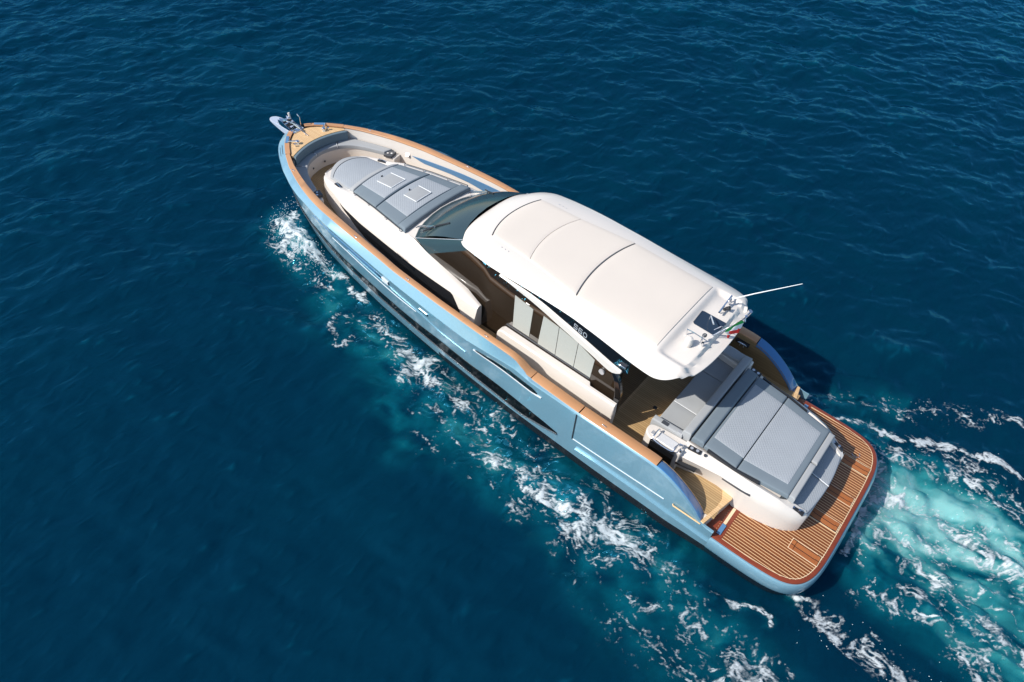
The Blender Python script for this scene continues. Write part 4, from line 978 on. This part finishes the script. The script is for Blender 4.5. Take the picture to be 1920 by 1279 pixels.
# ------------------------------------------------------------ the sea
def hash2(ix, iy, seed):
    h = (ix.astype(np.int64) * 374761393 + iy.astype(np.int64) * 668265263 + seed * 974711) & 0x7fffffff
    h = ((h ^ (h >> 13)) * 1274126177) & 0x7fffffff; h = h ^ (h >> 16); return (h & 0xffff) / 65535.0
def vnoise(x, y, seed=0):
    ix = np.floor(x); iy = np.floor(y); fx = x - ix; fy = y - iy; fx = fx * fx * fx * (fx * (fx * 6 - 15) + 10); fy = fy * fy * fy * (fy * (fy * 6 - 15) + 10)
    a = hash2(ix, iy, seed); b = hash2(ix + 1, iy, seed); c = hash2(ix, iy + 1, seed); d = hash2(ix + 1, iy + 1, seed)
    return (a * (1 - fx) + b * fx) * (1 - fy) + (c * (1 - fx) + d * fx) * fy
def worley(x, y, seed=0):
    ix = np.floor(x); iy = np.floor(y); f1 = np.full(x.shape, 9.0); f2 = np.full(x.shape, 9.0)
    for a in (-1, 0, 1):
        for b in (-1, 0, 1):
            cx_ = ix + a; cy_ = iy + b; d = np.hypot(cx_ + hash2(cx_, cy_, seed) - x, cy_ + hash2(cx_, cy_, seed + 7) - y)
            f2 = np.where(d < f1, f1, np.minimum(f2, d)); f1 = np.minimum(f1, d)
    return f2 - f1
def fbm(x, y, o=4, seed=0, g=0.5):
    s = 0; a = 1; t = 0
    for k in range(o):
        s = s + a * vnoise(x, y, seed + 17 * k); t += a; a *= g; x, y = 1.97 * x * 0.8 - 1.97 * y * 0.6 + 5.2, 1.97 * x * 0.6 + 1.97 * y * 0.8 + 1.3
    return s / t
WD = math.atan2(-0.66, 0.75)
waves = []
for i in range(130):
    lam = 0.30 * (4.5 / 0.30) ** (rng.random() ** 1.5); th = WD + rng.normal(0, 0.62); amp = 0.0043 * lam ** 0.62 * (0.6 + 0.8 * rng.random())
    waves.append((2 * math.pi / lam * math.cos(th), 2 * math.pi / lam * math.sin(th), amp, rng.random() * 6.283, lam))
def sea_h(x, y, step=None):
    wx = x + 0.5 * (fbm(x * 0.35, y * 0.35, 3, 91) - .5) * 3; wy = y + 0.5 * (fbm(x * 0.35, y * 0.35, 3, 47) - .5) * 3
    h = np.zeros_like(x)
    for kx, ky, a, ph, lam in waves:
        f = 1.0 if step is None else np.clip(lam / (3.0 * step) - 0.6, 0, 1)
        sn = np.sin(kx * wx + ky * wy + ph); h = h + f * a * (sn + 0.35 * (1 - 2 * np.abs(np.sin(0.5 * (kx * wx + ky * wy + ph)))))
    # gusty patches
    h = h * (0.45 + 0.9 * fbm(x * 0.13, y * 0.13, 3, 5)) * (1 - 0.25 * np.clip((y - 2.5) / 3, 0, 1) * np.clip((24 - x) / 8, 0, 1))
    return h
def wake_h(x, y):
    h = 0.24 * np.exp(-((np.abs(y) - 1.55 - 0.35 * (16.6 - x)) ** 2) / 0.22) * np.exp(-((x - 16.4) ** 2) / 1.4)
    h = h + 0.07 * np.exp(-((np.abs(y) - 3.2) ** 2) / 0.5) * np.clip((13 - x) / 3, 0, 1) * np.clip((x + 8) / 6, 0, 1)
    h = h - 0.06 * np.exp(-((np.abs(y) - 2.5) ** 2) / 0.12) * np.clip((12 - x) / 3, 0, 1) * (x > 0)
    return h
def polyd(x, y, pts):
    """distance to a polyline, with the interpolated width factor"""
    d = np.full(x.shape, 1e9); wv = np.zeros(x.shape)
    for (x0, y0, w0), (x1, y1, w1) in zip(pts[:-1], pts[1:]):
        dx, dy = x1 - x0, y1 - y0; L = dx * dx + dy * dy
        t = np.clip(((x - x0) * dx + (y - y0) * dy) / L, 0, 1); q = np.hypot(x - x0 - t * dx, y - y0 - t * dy); w = w0 + (w1 - w0) * t
        r = q / w; m_ = r < d; d = np.where(m_, r, d)
    return d
ROOTS = {
 'bow': ([(17.45, 0.9, .12), (17.15, 1.55, .55), (16.5, 1.85, .50), (15.7, 1.95, .36), (14.8, 1.92, .22), (14.0, 1.92, .16), (12.9, 2.05, .10)], 0.86),
 'bowh': ([(17.3, 1.15, .2), (16.9, 1.45, .25), (16.2, 1.6, .22), (15.4, 1.75, .14)], 1.0),
 'bowf': ([(17.2, 2.0, .30), (16.2, 2.3, .40), (15.2, 2.4, .4), (14.2, 2.4, .3)], 0.42),
 'arc1': ([(13.1, 3.0, .14), (12.76, 3.51, .20), (12.3, 3.72, .18), (12.1, 3.4, .12)], 0.62),
 'blob1': ([(12.9, 2.9, .3), (12.3, 2.75, .35), (12.2, 2.3, .40), (11.67, 2.3, .3)], 0.50),
 'm1': ([(12.0, 2.5, .25), (11.2, 2.6, .42), (10.6, 2.75, .48), (10.1, 2.6, .40)], 0.70),
 'm2': ([(10.5, 3.1, .35), (9.9, 3.05, .45), (9.3, 2.9, .36), (8.8, 2.75, .30), (8.2, 2.9, .30), (7.77, 3.3, .40), (7.2, 3.55, .45), (6.7, 3.5, .42), (6.2, 3.35, .45), (5.6, 3.45, .55), (5.0, 3.55, .55), (4.4, 3.5, .50), (3.9, 3.3, .48), (3.3, 3.35, .45), (2.8, 3.2, .35)], 0.72),
 'm2h': ([(7.7, 3.4, .12), (7.2, 3.58, .18), (6.6, 3.5, .18), (6.1, 3.38, .15), (5.6, 3.7, .2), (5.0, 3.65, .2), (4.3, 3.6, .15)], 0.80),
 's2': ([(8.7, 4.2, .15), (8.1, 4.15, .30), (7.7, 3.75, .28)], 0.60),
 's3': ([(8.4, 4.7, .15), (7.85, 4.1, .2)], 0.50),
 'm3': ([(3.2, 3.7, .5), (2.4, 3.6, .6), (1.3, 3.9, .75), (0.5, 4.0, .7), (-0.4, 3.9, .7), (-1.6, 4.2, .9), (-4, 4.6, 1.3), (-9, 5.5, 1.6)], 0.54),
 'ring': ([(1.03, 3.03, .05), (0.57, 2.78, .08), (0.18, 2.68, .08), (0.15, 2.95, .06)], 0.85),
 'st': ([(0.15, 1.98, .05), (-0.25, 1.88, .16), (-0.6, 1.95, .34), (-1.0, 2.0, .36), (-1.6, 1.95, .42), (-2.2, 2.1, .40), (-3.5, 2.7, .50), (-7, 4, .8)], 0.84),
 'sth': ([(-0.3, 1.85, .08), (-0.6, 1.98, .20), (-1.05, 2.1, .18)], 1.0),
 'p1': ([(-0.9, 1.1, .2), (-1.57, 0.6, .35), (-2.1, 0.35, .4), (-2.6, 0.5, .4), (-3.2, 0.7, .5), (-3.9, 1.0, .5), (-8, 1.8, .8)], 0.60),
 'core': ([(-0.32, -1.6, .35), (-0.8, -1.85, .60), (-1.4, -2.0, .60), (-2.1, -2.0, .55), (-3.2, -1.8, .6), (-4.5, -1.6, .7), (-9, -1.5, 1.0)], 0.62),
 'veil': ([(-0.5, -1.3, 1.2), (-2.5, -1.3, 1.9), (-5, -1.3, 2.2), (-9, -1.4, 2.8)], 0.46),
 'edge': ([(0.1, -2.6, .15), (-0.3, -2.2, .2), (-0.38, -1.2, .22), (-0.38, 0.3, .15)], 0.86),
 'edge2': ([(-0.2, -2.3, .4), (-0.7, -1.5, .55), (-0.7, -0.5, .5), (-0.7, 0.2, .3)], 0.58),
 'coreh': ([(-0.5, -1.75, .15), (-0.9, -1.95, .25), (-1.6, -2.1, .12)], 0.85),
 'core2': ([(-0.4, -0.6, .3), (-1.0, -0.8, .4), (-1.9, -0.7, .5), (-2.8, -0.4, .55), (-3.8, 0.0, .6), (-8, 0.6, .9)], 0.55),
 'e1': ([(0.42, -3.0, .12), (-0.05, -3.0, .30), (-0.6, -3.1, .50), (-1.3, -3.3, .55), (-2.1, -3.5, .50), (-3.2, -3.5, .45), (-6, -3.6, .7)], 0.63),
 'e2': ([(0.1, -3.5, .08), (-0.7, -3.95, .14), (-1.6, -4.45, .15), (-2.36, -4.7, .13), (-3.0, -4.6, .10), (-6, -4.6, .3)], 0.88),
 'e3': ([(-0.5, -3.9, .3), (-1.6, -4.1, .4), (-3.0, -4.1, .4)], 0.45),
 'w2': ([(1.6, -2.9, .08), (0.92, -3.25, .14), (0.36, -3.6, .16), (-0.3, -3.85, .12)], 0.75),
 'w3': ([(2.3, -3.0, .15), (1.15, -4.0, .3), (0.38, -4.6, .45), (-0.4, -4.9, .5), (-1.0, -5.5, .45), (-1.8, -5.9, .4), (-2.5, -6.6, .4)], 0.46),
 'w4': ([(6.5, -3.6, .2), (4.5, -3.6, .3), (2.6, -3.2, .35)], 0.33),
 'fleck': ([(10.6, 2.7, .5), (9.0, 2.7, .5), (7.5, 2.75, .5), (5, 2.8, .45), (3.2, 2.85, .4)], 0.50),
 'fleck2': ([(4.5, 4.2, .5), (3.0, 4.4, .7), (1.5, 4.7, .8), (-1, 5.0, 1.0), (-5, 6, 1.6)], 0.43),
 'fleck3': ([(14.6, 2.4, .5), (13.2, 2.7, .6), (12.0, 3.0, .6)], 0.31),
 'fleck4': ([(8.8, 3.6, .6), (7.2, 4.1, .5), (5.6, 4.1, .45)], 0.42),
}
def envelope(x, y):
    e = np.zeros(x.shape)
    # ragged outline: warp the coordinates
    wx = x + 0.45 * (fbm(x * 2.2, y * 2.2, 4, 3) - .5); wy = y + 0.45 * (fbm(x * 2.2, y * 2.2, 4, 8) - .5)
    for pts, s in ROOTS.values():
        d = polyd(wx, wy, pts); e = np.maximum(e, s * np.exp(-(d ** 2) * 0.75))
    return e
def foam_field(x, y):
    """1 = solid foam, 0 = none: threads and cells whose share of the surface follows the envelope"""
    e = envelope(x, y)
    qx = fbm(x * 1.3, y * 1.3, 5, 21) - .5; qy = fbm(x * 1.3, y * 1.3, 5, 33) - .5
    a = x + 0.75 * qx; b = y + 0.75 * qy
    def ridge(k, o, sd): return 1 - np.clip(np.abs(2 * fbm(a * k * .8, b * k * 1.5, o, sd) - 1) * 3.2, 0, 1)
    r1 = ridge(1.5, 4, 55); r2 = ridge(3.6, 4, 77); r3 = ridge(9.5, 4, 78)
    c2 = np.exp(-worley(a * 3.1, b * 4.2, 12) / 0.16)
    n1 = fbm(a * 0.9, b * 1.3, 4, 99); n4 = fbm(a * 17, b * 22, 3, 43)
    t = 0.26 * r1 + 0.32 * np.maximum(r2, c2) + 0.30 * r3 + 0.40 * n4 + 0.35 * (n1 - .5) - 0.05
    p = np.clip(e, 0, 1)
    d = (t - (0.97 - 0.86 * p)) * 1.25
    d = d * np.clip(p * 3, 0, 1)
    return np.where(p > 0.05, d, -1.0), e
def aerated(x, y):
    """how much air is mixed into the water below the surface"""
    wx = x + 0.9 * (fbm(x * 0.9, y * 0.9, 4, 13) - .5); wy = y + 0.9 * (fbm(x * 0.9, y * 0.9, 4, 18) - .5)
    st = np.clip((0.35 - x - 0.3 * (wx - x)) / 0.4, 0, 1)
    cen = -1.30 + 0.02 * wx; hw_ = 1.85 - 0.14 * wx
    d = np.clip(1.2 - np.abs(wy - cen) / hw_, 0, 1); a = st * np.clip(d * 1.5, 0, 1)
    near_st = np.exp(-((x + 0.6) / 0.9) ** 2); sk = fbm(wx * 0.7, wy * 2.6, 5, 61) + 0.16 * near_st; fine = fbm(wx * 3.0, wy * 7.0, 4, 62)
    side = 0.75 + 0.45 * np.clip((-wy - 0.6) / 1.5, 0, 1)
    a = a * np.clip(-0.05 + 1.35 * sk + 0.95 * (fine - .5), 0, 1.2) * side
    b = np.zeros_like(a)
    for pts, s in (([(14.5, 2.3, .6), (12.6, 2.9, .8), (10.6, 3.2, .9), (8.6, 3.7, .8), (6, 3.4, .6), (3, 3.3, .6), (0, 3.9, .8)], 0.34), ([(10.4, 4.0, .3), (9.6, 4.3, .4), (8.8, 4.7, .4)], 0.28), ([(2.0, 2.7, .3), (4, 2.8, .3), (7, 2.8, .3)], .25)):
        b = np.maximum(b, s * np.exp(-polyd(wx, wy, pts) ** 2))
    b = np.maximum(b, 0.46 * np.clip(envelope(x, y), 0, 1) * (x > -0.2))
    b = b * np.clip(2.6 * fbm(wx * 2.2, wy * 2.8, 5, 29) - 0.55, 0, 1.3)
    return np.clip(np.maximum(a, b), 0, 1)

def spaced(a, b, h, far, g=1.22):
    c = list(np.arange(a, b + 1e-6, h)); s = h; hi = [b]; lo = [a]
    while hi[-1] < far: s *= g; hi.append(hi[-1] + s)
    s = h
    while lo[-1] > -far: s *= g; lo.append(lo[-1] - s)
    return np.array(sorted(set(np.round(lo[1:] + c + hi[1:], 4))))
gx = spaced(-6, 38, 0.095, 4000); gy = spaced(-38, 14, 0.095, 4000)
GX, GY = np.meshgrid(gx, gy, indexing='ij')
stx = np.gradient(gx); sty = np.gradient(gy); STEP = np.maximum(stx[:, None], sty[None, :]) * np.ones_like(GX)
near = (STEP < 3)
H = sea_h(GX, GY, STEP) + wake_h(GX, GY)
AER = aerated(GX, GY) * near
fo, en = foam_field(GX, GY)
H = H + near * (0.26 * np.clip(AER * 1.6, 0, 1) * (fbm(GX * 1.6, GY * 3.0, 4, 71) - .5) * 2 + 0.05 * np.clip(en, 0, 1) * (fbm(GX * 3.5, GY * 3.5, 3, 37) - .3))
def fast_mesh(name, verts, faces):
    me = bpy.data.meshes.new(name); me.vertices.add(len(verts)); me.vertices.foreach_set("co", np.asarray(verts, dtype=np.float32).ravel())
    me.loops.add(faces.size); me.loops.foreach_set("vertex_index", faces.astype(np.int32).ravel())
    me.polygons.add(len(faces)); me.polygons.foreach_set("loop_start", np.arange(0, faces.size, 4, dtype=np.int32))
    me.polygons.foreach_set("loop_total", np.full(len(faces), 4, dtype=np.int32)); me.polygons.foreach_set("use_smooth", np.ones(len(faces), dtype=bool))
    me.update(calc_edges=True); me.validate(); return me
def gridfaces(nx, ny):
    i, j = np.meshgrid(np.arange(nx - 1), np.arange(ny - 1), indexing='ij'); a = (i * ny + j).ravel()
    return np.stack([a, a + ny, a + ny + 1, a + 1], 1)
nx_, ny_ = GX.shape
me = fast_mesh("sea", np.stack([GX.ravel(), GY.ravel(), H.ravel()], 1), gridfaces(nx_, ny_))
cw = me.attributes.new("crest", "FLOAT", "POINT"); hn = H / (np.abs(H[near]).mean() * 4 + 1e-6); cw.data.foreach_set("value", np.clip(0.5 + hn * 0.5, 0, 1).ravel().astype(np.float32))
at_ = me.attributes.new("aer", 'FLOAT', 'POINT'); at_.data.foreach_set("value", AER.ravel().astype(np.float32))

mw = bpy.data.materials.new("sea_water"); mw.use_nodes = True; n_ = mw.node_tree.nodes; l_ = mw.node_tree.links; b_ = n_["Principled BSDF"]
b_.inputs["Roughness"].default_value = 0.06; b_.inputs["IOR"].default_value = 1.33; b_.inputs["Specular IOR Level"].default_value = 0.0
b_.subsurface_method = "BURLEY"; b_.inputs["Subsurface Weight"].default_value = 0.45; b_.inputs["Subsurface Radius"].default_value = (0.15, 0.8, 1.0); b_.inputs["Subsurface Scale"].default_value = 0.8
geo = n_.new("ShaderNodeNewGeometry"); tcw = n_.new("ShaderNodeTexCoord")
aa = n_.new("ShaderNodeAttribute"); aa.attribute_name = "aer"
cr = n_.new("ShaderNodeValToRGB"); e_ = cr.color_ramp.elements
e_[0].position = 0.0; e_[0].color = (0.0004, 0.0195, 0.041, 1); e_[1].position = 1.0; e_[1].color = (0.17, 0.385, 0.38, 1)
k = cr.color_ramp.elements.new(0.28); k.color = (0.001, 0.062, 0.090, 1); k = cr.color_ramp.elements.new(0.6); k.color = (0.020, 0.170, 0.185, 1)
nz = n_.new("ShaderNodeTexNoise"); nz.inputs["Scale"].default_value = 0.12; nz.inputs["Detail"].default_value = 3; l_.new(tcw.outputs["Object"], nz.inputs["Vector"])
add = mathn(n_, l_, 'ADD', aa.outputs["Fac"], mathn(n_, l_, 'MULTIPLY_ADD', nz.outputs["Fac"], 0.10, -0.045)); l_.new(add, cr.inputs[0]); mpw = n_.new("ShaderNodeMapping"); mpw.inputs["Rotation"].default_value = (0, 0, -WD); mpw.inputs["Scale"].default_value = (1.0, 0.50, 1); l_.new(tcw.outputs["Object"], mpw.inputs[0])
w1 = n_.new("ShaderNodeTexNoise"); w1.noise_type = "RIDGED_MULTIFRACTAL"; w1.inputs["Scale"].default_value = 4.2; w1.inputs["Detail"].default_value = 7; w1.inputs["Roughness"].default_value = 0.62; w1.inputs["Lacunarity"].default_value = 2.1; w1.inputs["Distortion"].default_value = 0.3; l_.new(mpw.outputs[0], w1.inputs["Vector"])
w2 = n_.new("ShaderNodeTexNoise"); w2.inputs["Scale"].default_value = 9.0; w2.inputs["Detail"].default_value = 4; l_.new(mpw.outputs[0], w2.inputs["Vector"])
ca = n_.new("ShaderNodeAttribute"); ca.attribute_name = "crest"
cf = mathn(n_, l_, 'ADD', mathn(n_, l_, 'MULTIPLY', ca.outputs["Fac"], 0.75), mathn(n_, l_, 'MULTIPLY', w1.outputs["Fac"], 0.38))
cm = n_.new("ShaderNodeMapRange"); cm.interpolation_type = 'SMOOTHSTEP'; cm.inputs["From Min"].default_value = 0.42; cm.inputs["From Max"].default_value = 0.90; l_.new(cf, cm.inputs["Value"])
cx_ = n_.new("ShaderNodeMix"); cx_.data_type = 'RGBA'; cx_.blend_type = 'ADD'; l_.new(cm.outputs[0], cx_.inputs[0]); l_.new(cr.outputs[0], cx_.inputs[6]); cx_.inputs[7].default_value = (0.0012, 0.052, 0.080, 1); l_.new(cx_.outputs[2], b_.inputs["Base Color"])  # brighter teal added to the colour for light passing through thin crests
hh = mathn(n_, l_, 'ADD', w1.outputs["Fac"], mathn(n_, l_, 'MULTIPLY', w2.outputs["Fac"], 0.28))
bpw = n_.new("ShaderNodeBump"); bpw.inputs["Strength"].default_value = 1.0; bpw.inputs["Distance"].default_value = 0.034; l_.new(hh, bpw.inputs["Height"]); l_.new(bpw.outputs[0], b_.inputs["Normal"])
gl = n_.new("ShaderNodeBsdfGlossy"); gl.inputs["Color"].default_value = (0.10, 0.50, 0.78, 1); gl.inputs["Roughness"].default_value = 0.05; l_.new(bpw.outputs[0], gl.inputs["Normal"])
fr = n_.new("ShaderNodeFresnel"); fr.inputs["IOR"].default_value = 1.33; l_.new(bpw.outputs[0], fr.inputs["Normal"])
ms = n_.new("ShaderNodeMixShader"); l_.new(fr.outputs[0], ms.inputs[0]); l_.new(b_.outputs[0], ms.inputs[1]); l_.new(gl.outputs[0], ms.inputs[2])
l_.new(ms.outputs[0], n_["Material Output"].inputs["Surface"])
me.materials.append(mw); sea = bpy.data.objects.new("sea", me); C.objects.link(sea); sea["kind"] = "structure"

# ------------------------------------------------------------ foam: a real skin of froth lying on the water
def foam_sheet(name, x0, x1, y0, y1, h, label):
    fx = np.arange(x0, x1, h); fy = np.arange(y0, y1, h); X_, Y_ = np.meshgrid(fx, fy, indexing='ij')
    D, E_ = foam_field(X_, Y_)
    Hh = np.zeros_like(X_)
    # height taken from the sea mesh (bilinear)
    ix = np.clip(np.searchsorted(gx, X_) - 1, 0, len(gx) - 2); iy = np.clip(np.searchsorted(gy, Y_) - 1, 0, len(gy) - 2)
    tx = (X_ - gx[ix]) / (gx[ix + 1] - gx[ix]); ty = (Y_ - gy[iy]) / (gy[iy + 1] - gy[iy])
    Hh = (H[ix, iy] * (1 - tx) + H[ix + 1, iy] * tx) * (1 - ty) + (H[ix, iy + 1] * (1 - tx) + H[ix + 1, iy + 1] * tx) * ty
    Hh = Hh + 0.012 + 0.022 * np.clip(D, 0, 1) * (0.4 + fbm(X_ * 14, Y_ * 14, 3, 44))
    # hull footprint is cut out
    inside = np.abs(Y_) < np.interp(X_, [-0.35, -0.3, 0.0, 0.5, 2, 5, 7.5, 9.5, 11.1, 12.4, 13.9, 15.2, 16.2, 17.0, 17.5, 17.7], [0, 1.4, 1.9, 2.15, 2.3, 2.38, 2.33, 2.2, 2.04, 1.9, 1.68, 1.40, 1.1, .78, .4, 0.0], left=0, right=0)
    ok = (D > 0.0) & ~inside
    f = gridfaces(*X_.shape); okf = ok.ravel(); keep = okf[f].sum(1) >= 3; f = f[keep]
    used = np.unique(f); rem = np.full(X_.size, -1); rem[used] = np.arange(len(used)); f = rem[f]
    me = fast_mesh(name, np.stack([X_.ravel()[used], Y_.ravel()[used], Hh.ravel()[used]], 1), f)
    a = me.attributes.new("dens", 'FLOAT', 'POINT'); a.data.foreach_set("value", np.clip(D.ravel()[used], 0, 1).astype(np.float32))
    me.materials.append(mf); o = bpy.data.objects.new(name, me); C.objects.link(o); o["kind"] = "stuff"; o["label"] = label; o["category"] = "foam"
    print(name, len(f)); return o
mf = bpy.data.materials.new("sea_foam"); mf.use_nodes = True; n_ = mf.node_tree.nodes; l_ = mf.node_tree.links; b_ = n_["Principled BSDF"]
b_.inputs["Base Color"].default_value = (0.54, 0.59, 0.61, 1); b_.inputs["Roughness"].default_value = 0.6
da = n_.new("ShaderNodeAttribute"); da.attribute_name = "dens"; mr = n_.new("ShaderNodeMapRange"); mr.interpolation_type = 'SMOOTHSTEP'
mr.inputs["From Min"].default_value = 0.0; mr.inputs["From Max"].default_value = 0.62; mr.inputs["To Max"].default_value = 0.92
tcf = n_.new("ShaderNodeTexCoord"); nf = n_.new("ShaderNodeTexNoise"); nf.inputs["Scale"].default_value = 22; nf.inputs["Detail"].default_value = 4; l_.new(tcf.outputs["Object"], nf.inputs["Vector"])
l_.new(mathn(n_, l_, 'ADD', da.outputs["Fac"], mathn(n_, l_, 'MULTIPLY_ADD', nf.outputs["Fac"], 0.22, -0.11)), mr.inputs["Value"]); l_.new(mr.outputs[0], b_.inputs["Alpha"])
bf_ = n_.new("ShaderNodeBump"); bf_.inputs["Strength"].default_value = 0.5; bf_.inputs["Distance"].default_value = 0.015; l_.new(nf.outputs["Fac"], bf_.inputs["Height"]); l_.new(bf_.outputs[0], b_.inputs["Normal"])
foam_sheet("bow_wave_foam", 10.9, 18.4, 0.4, 5.4, 0.026, "white froth of the bow wave curling off the port bow")
foam_sheet("side_wash_foam", 0.0, 10.9, 1.9, 6.2, 0.026, "broken band of white foam streaming along the port side of the hull")
foam_sheet("wake_foam", -6.5, 0.0, -8.5, 7.0, 0.028, "churned white foam in the turquoise wake behind the stern")
foam_sheet("starboard_wash_foam", 0.0, 7.0, -6.5, -1.9, 0.03, "thin lacy foam trailing off the starboard quarter")

# droplets thrown up by the bow wave and the wash
V = []; F = []
def drop(x, y, z, r):
    k = len(V); V.extend([(x + r, y, z), (x - r, y, z), (x, y + r, z), (x, y - r, z), (x, y, z + r), (x, y, z - r)])
    F.extend([tuple(k + i for i in f) for f in ((0, 2, 4), (2, 1, 4), (1, 3, 4), (3, 0, 4), (2, 0, 5), (1, 2, 5), (3, 1, 5), (0, 3, 5))])
for i in range(520):
    t = rng.random() ** 1.3
    x = 17.5 - 3.2 * t + rng.normal(0, .15); y = float(np.interp(x, [14, 15.4, 16.4, 17, 17.6], [2.0, 2.0, 1.9, 1.6, .9])) + rng.normal(0.1, .30)
    if y < float(np.interp(x, [14, 15.4, 16.4, 17.2, 17.8], [1.9, 1.6, 1.3, 0.85, .4])): continue
    drop(x, y, 0.18 + abs(rng.normal(0, .16)) * (1 - .5 * t), 0.006 + 0.011 * rng.random())
for i in range(90):
    x = rng.uniform(-3.2, -0.3); y = rng.normal(2.2, .45) if i % 2 else rng.normal(-2.3, 1.3)
    drop(x, y, 0.12 + abs(rng.normal(0, .10)), 0.006 + 0.010 * rng.random())
sp = mk("spray", V, F, mf, None, recalc=False); sp["kind"] = "stuff"; sp["label"] = "fine droplets thrown up beside the bow and the stern"; sp["category"] = "spray"
a = sp.data.attributes.new("dens", 'FLOAT', 'POINT'); a.data.foreach_set("value", np.full(len(sp.data.vertices), 1.0, dtype=np.float32))
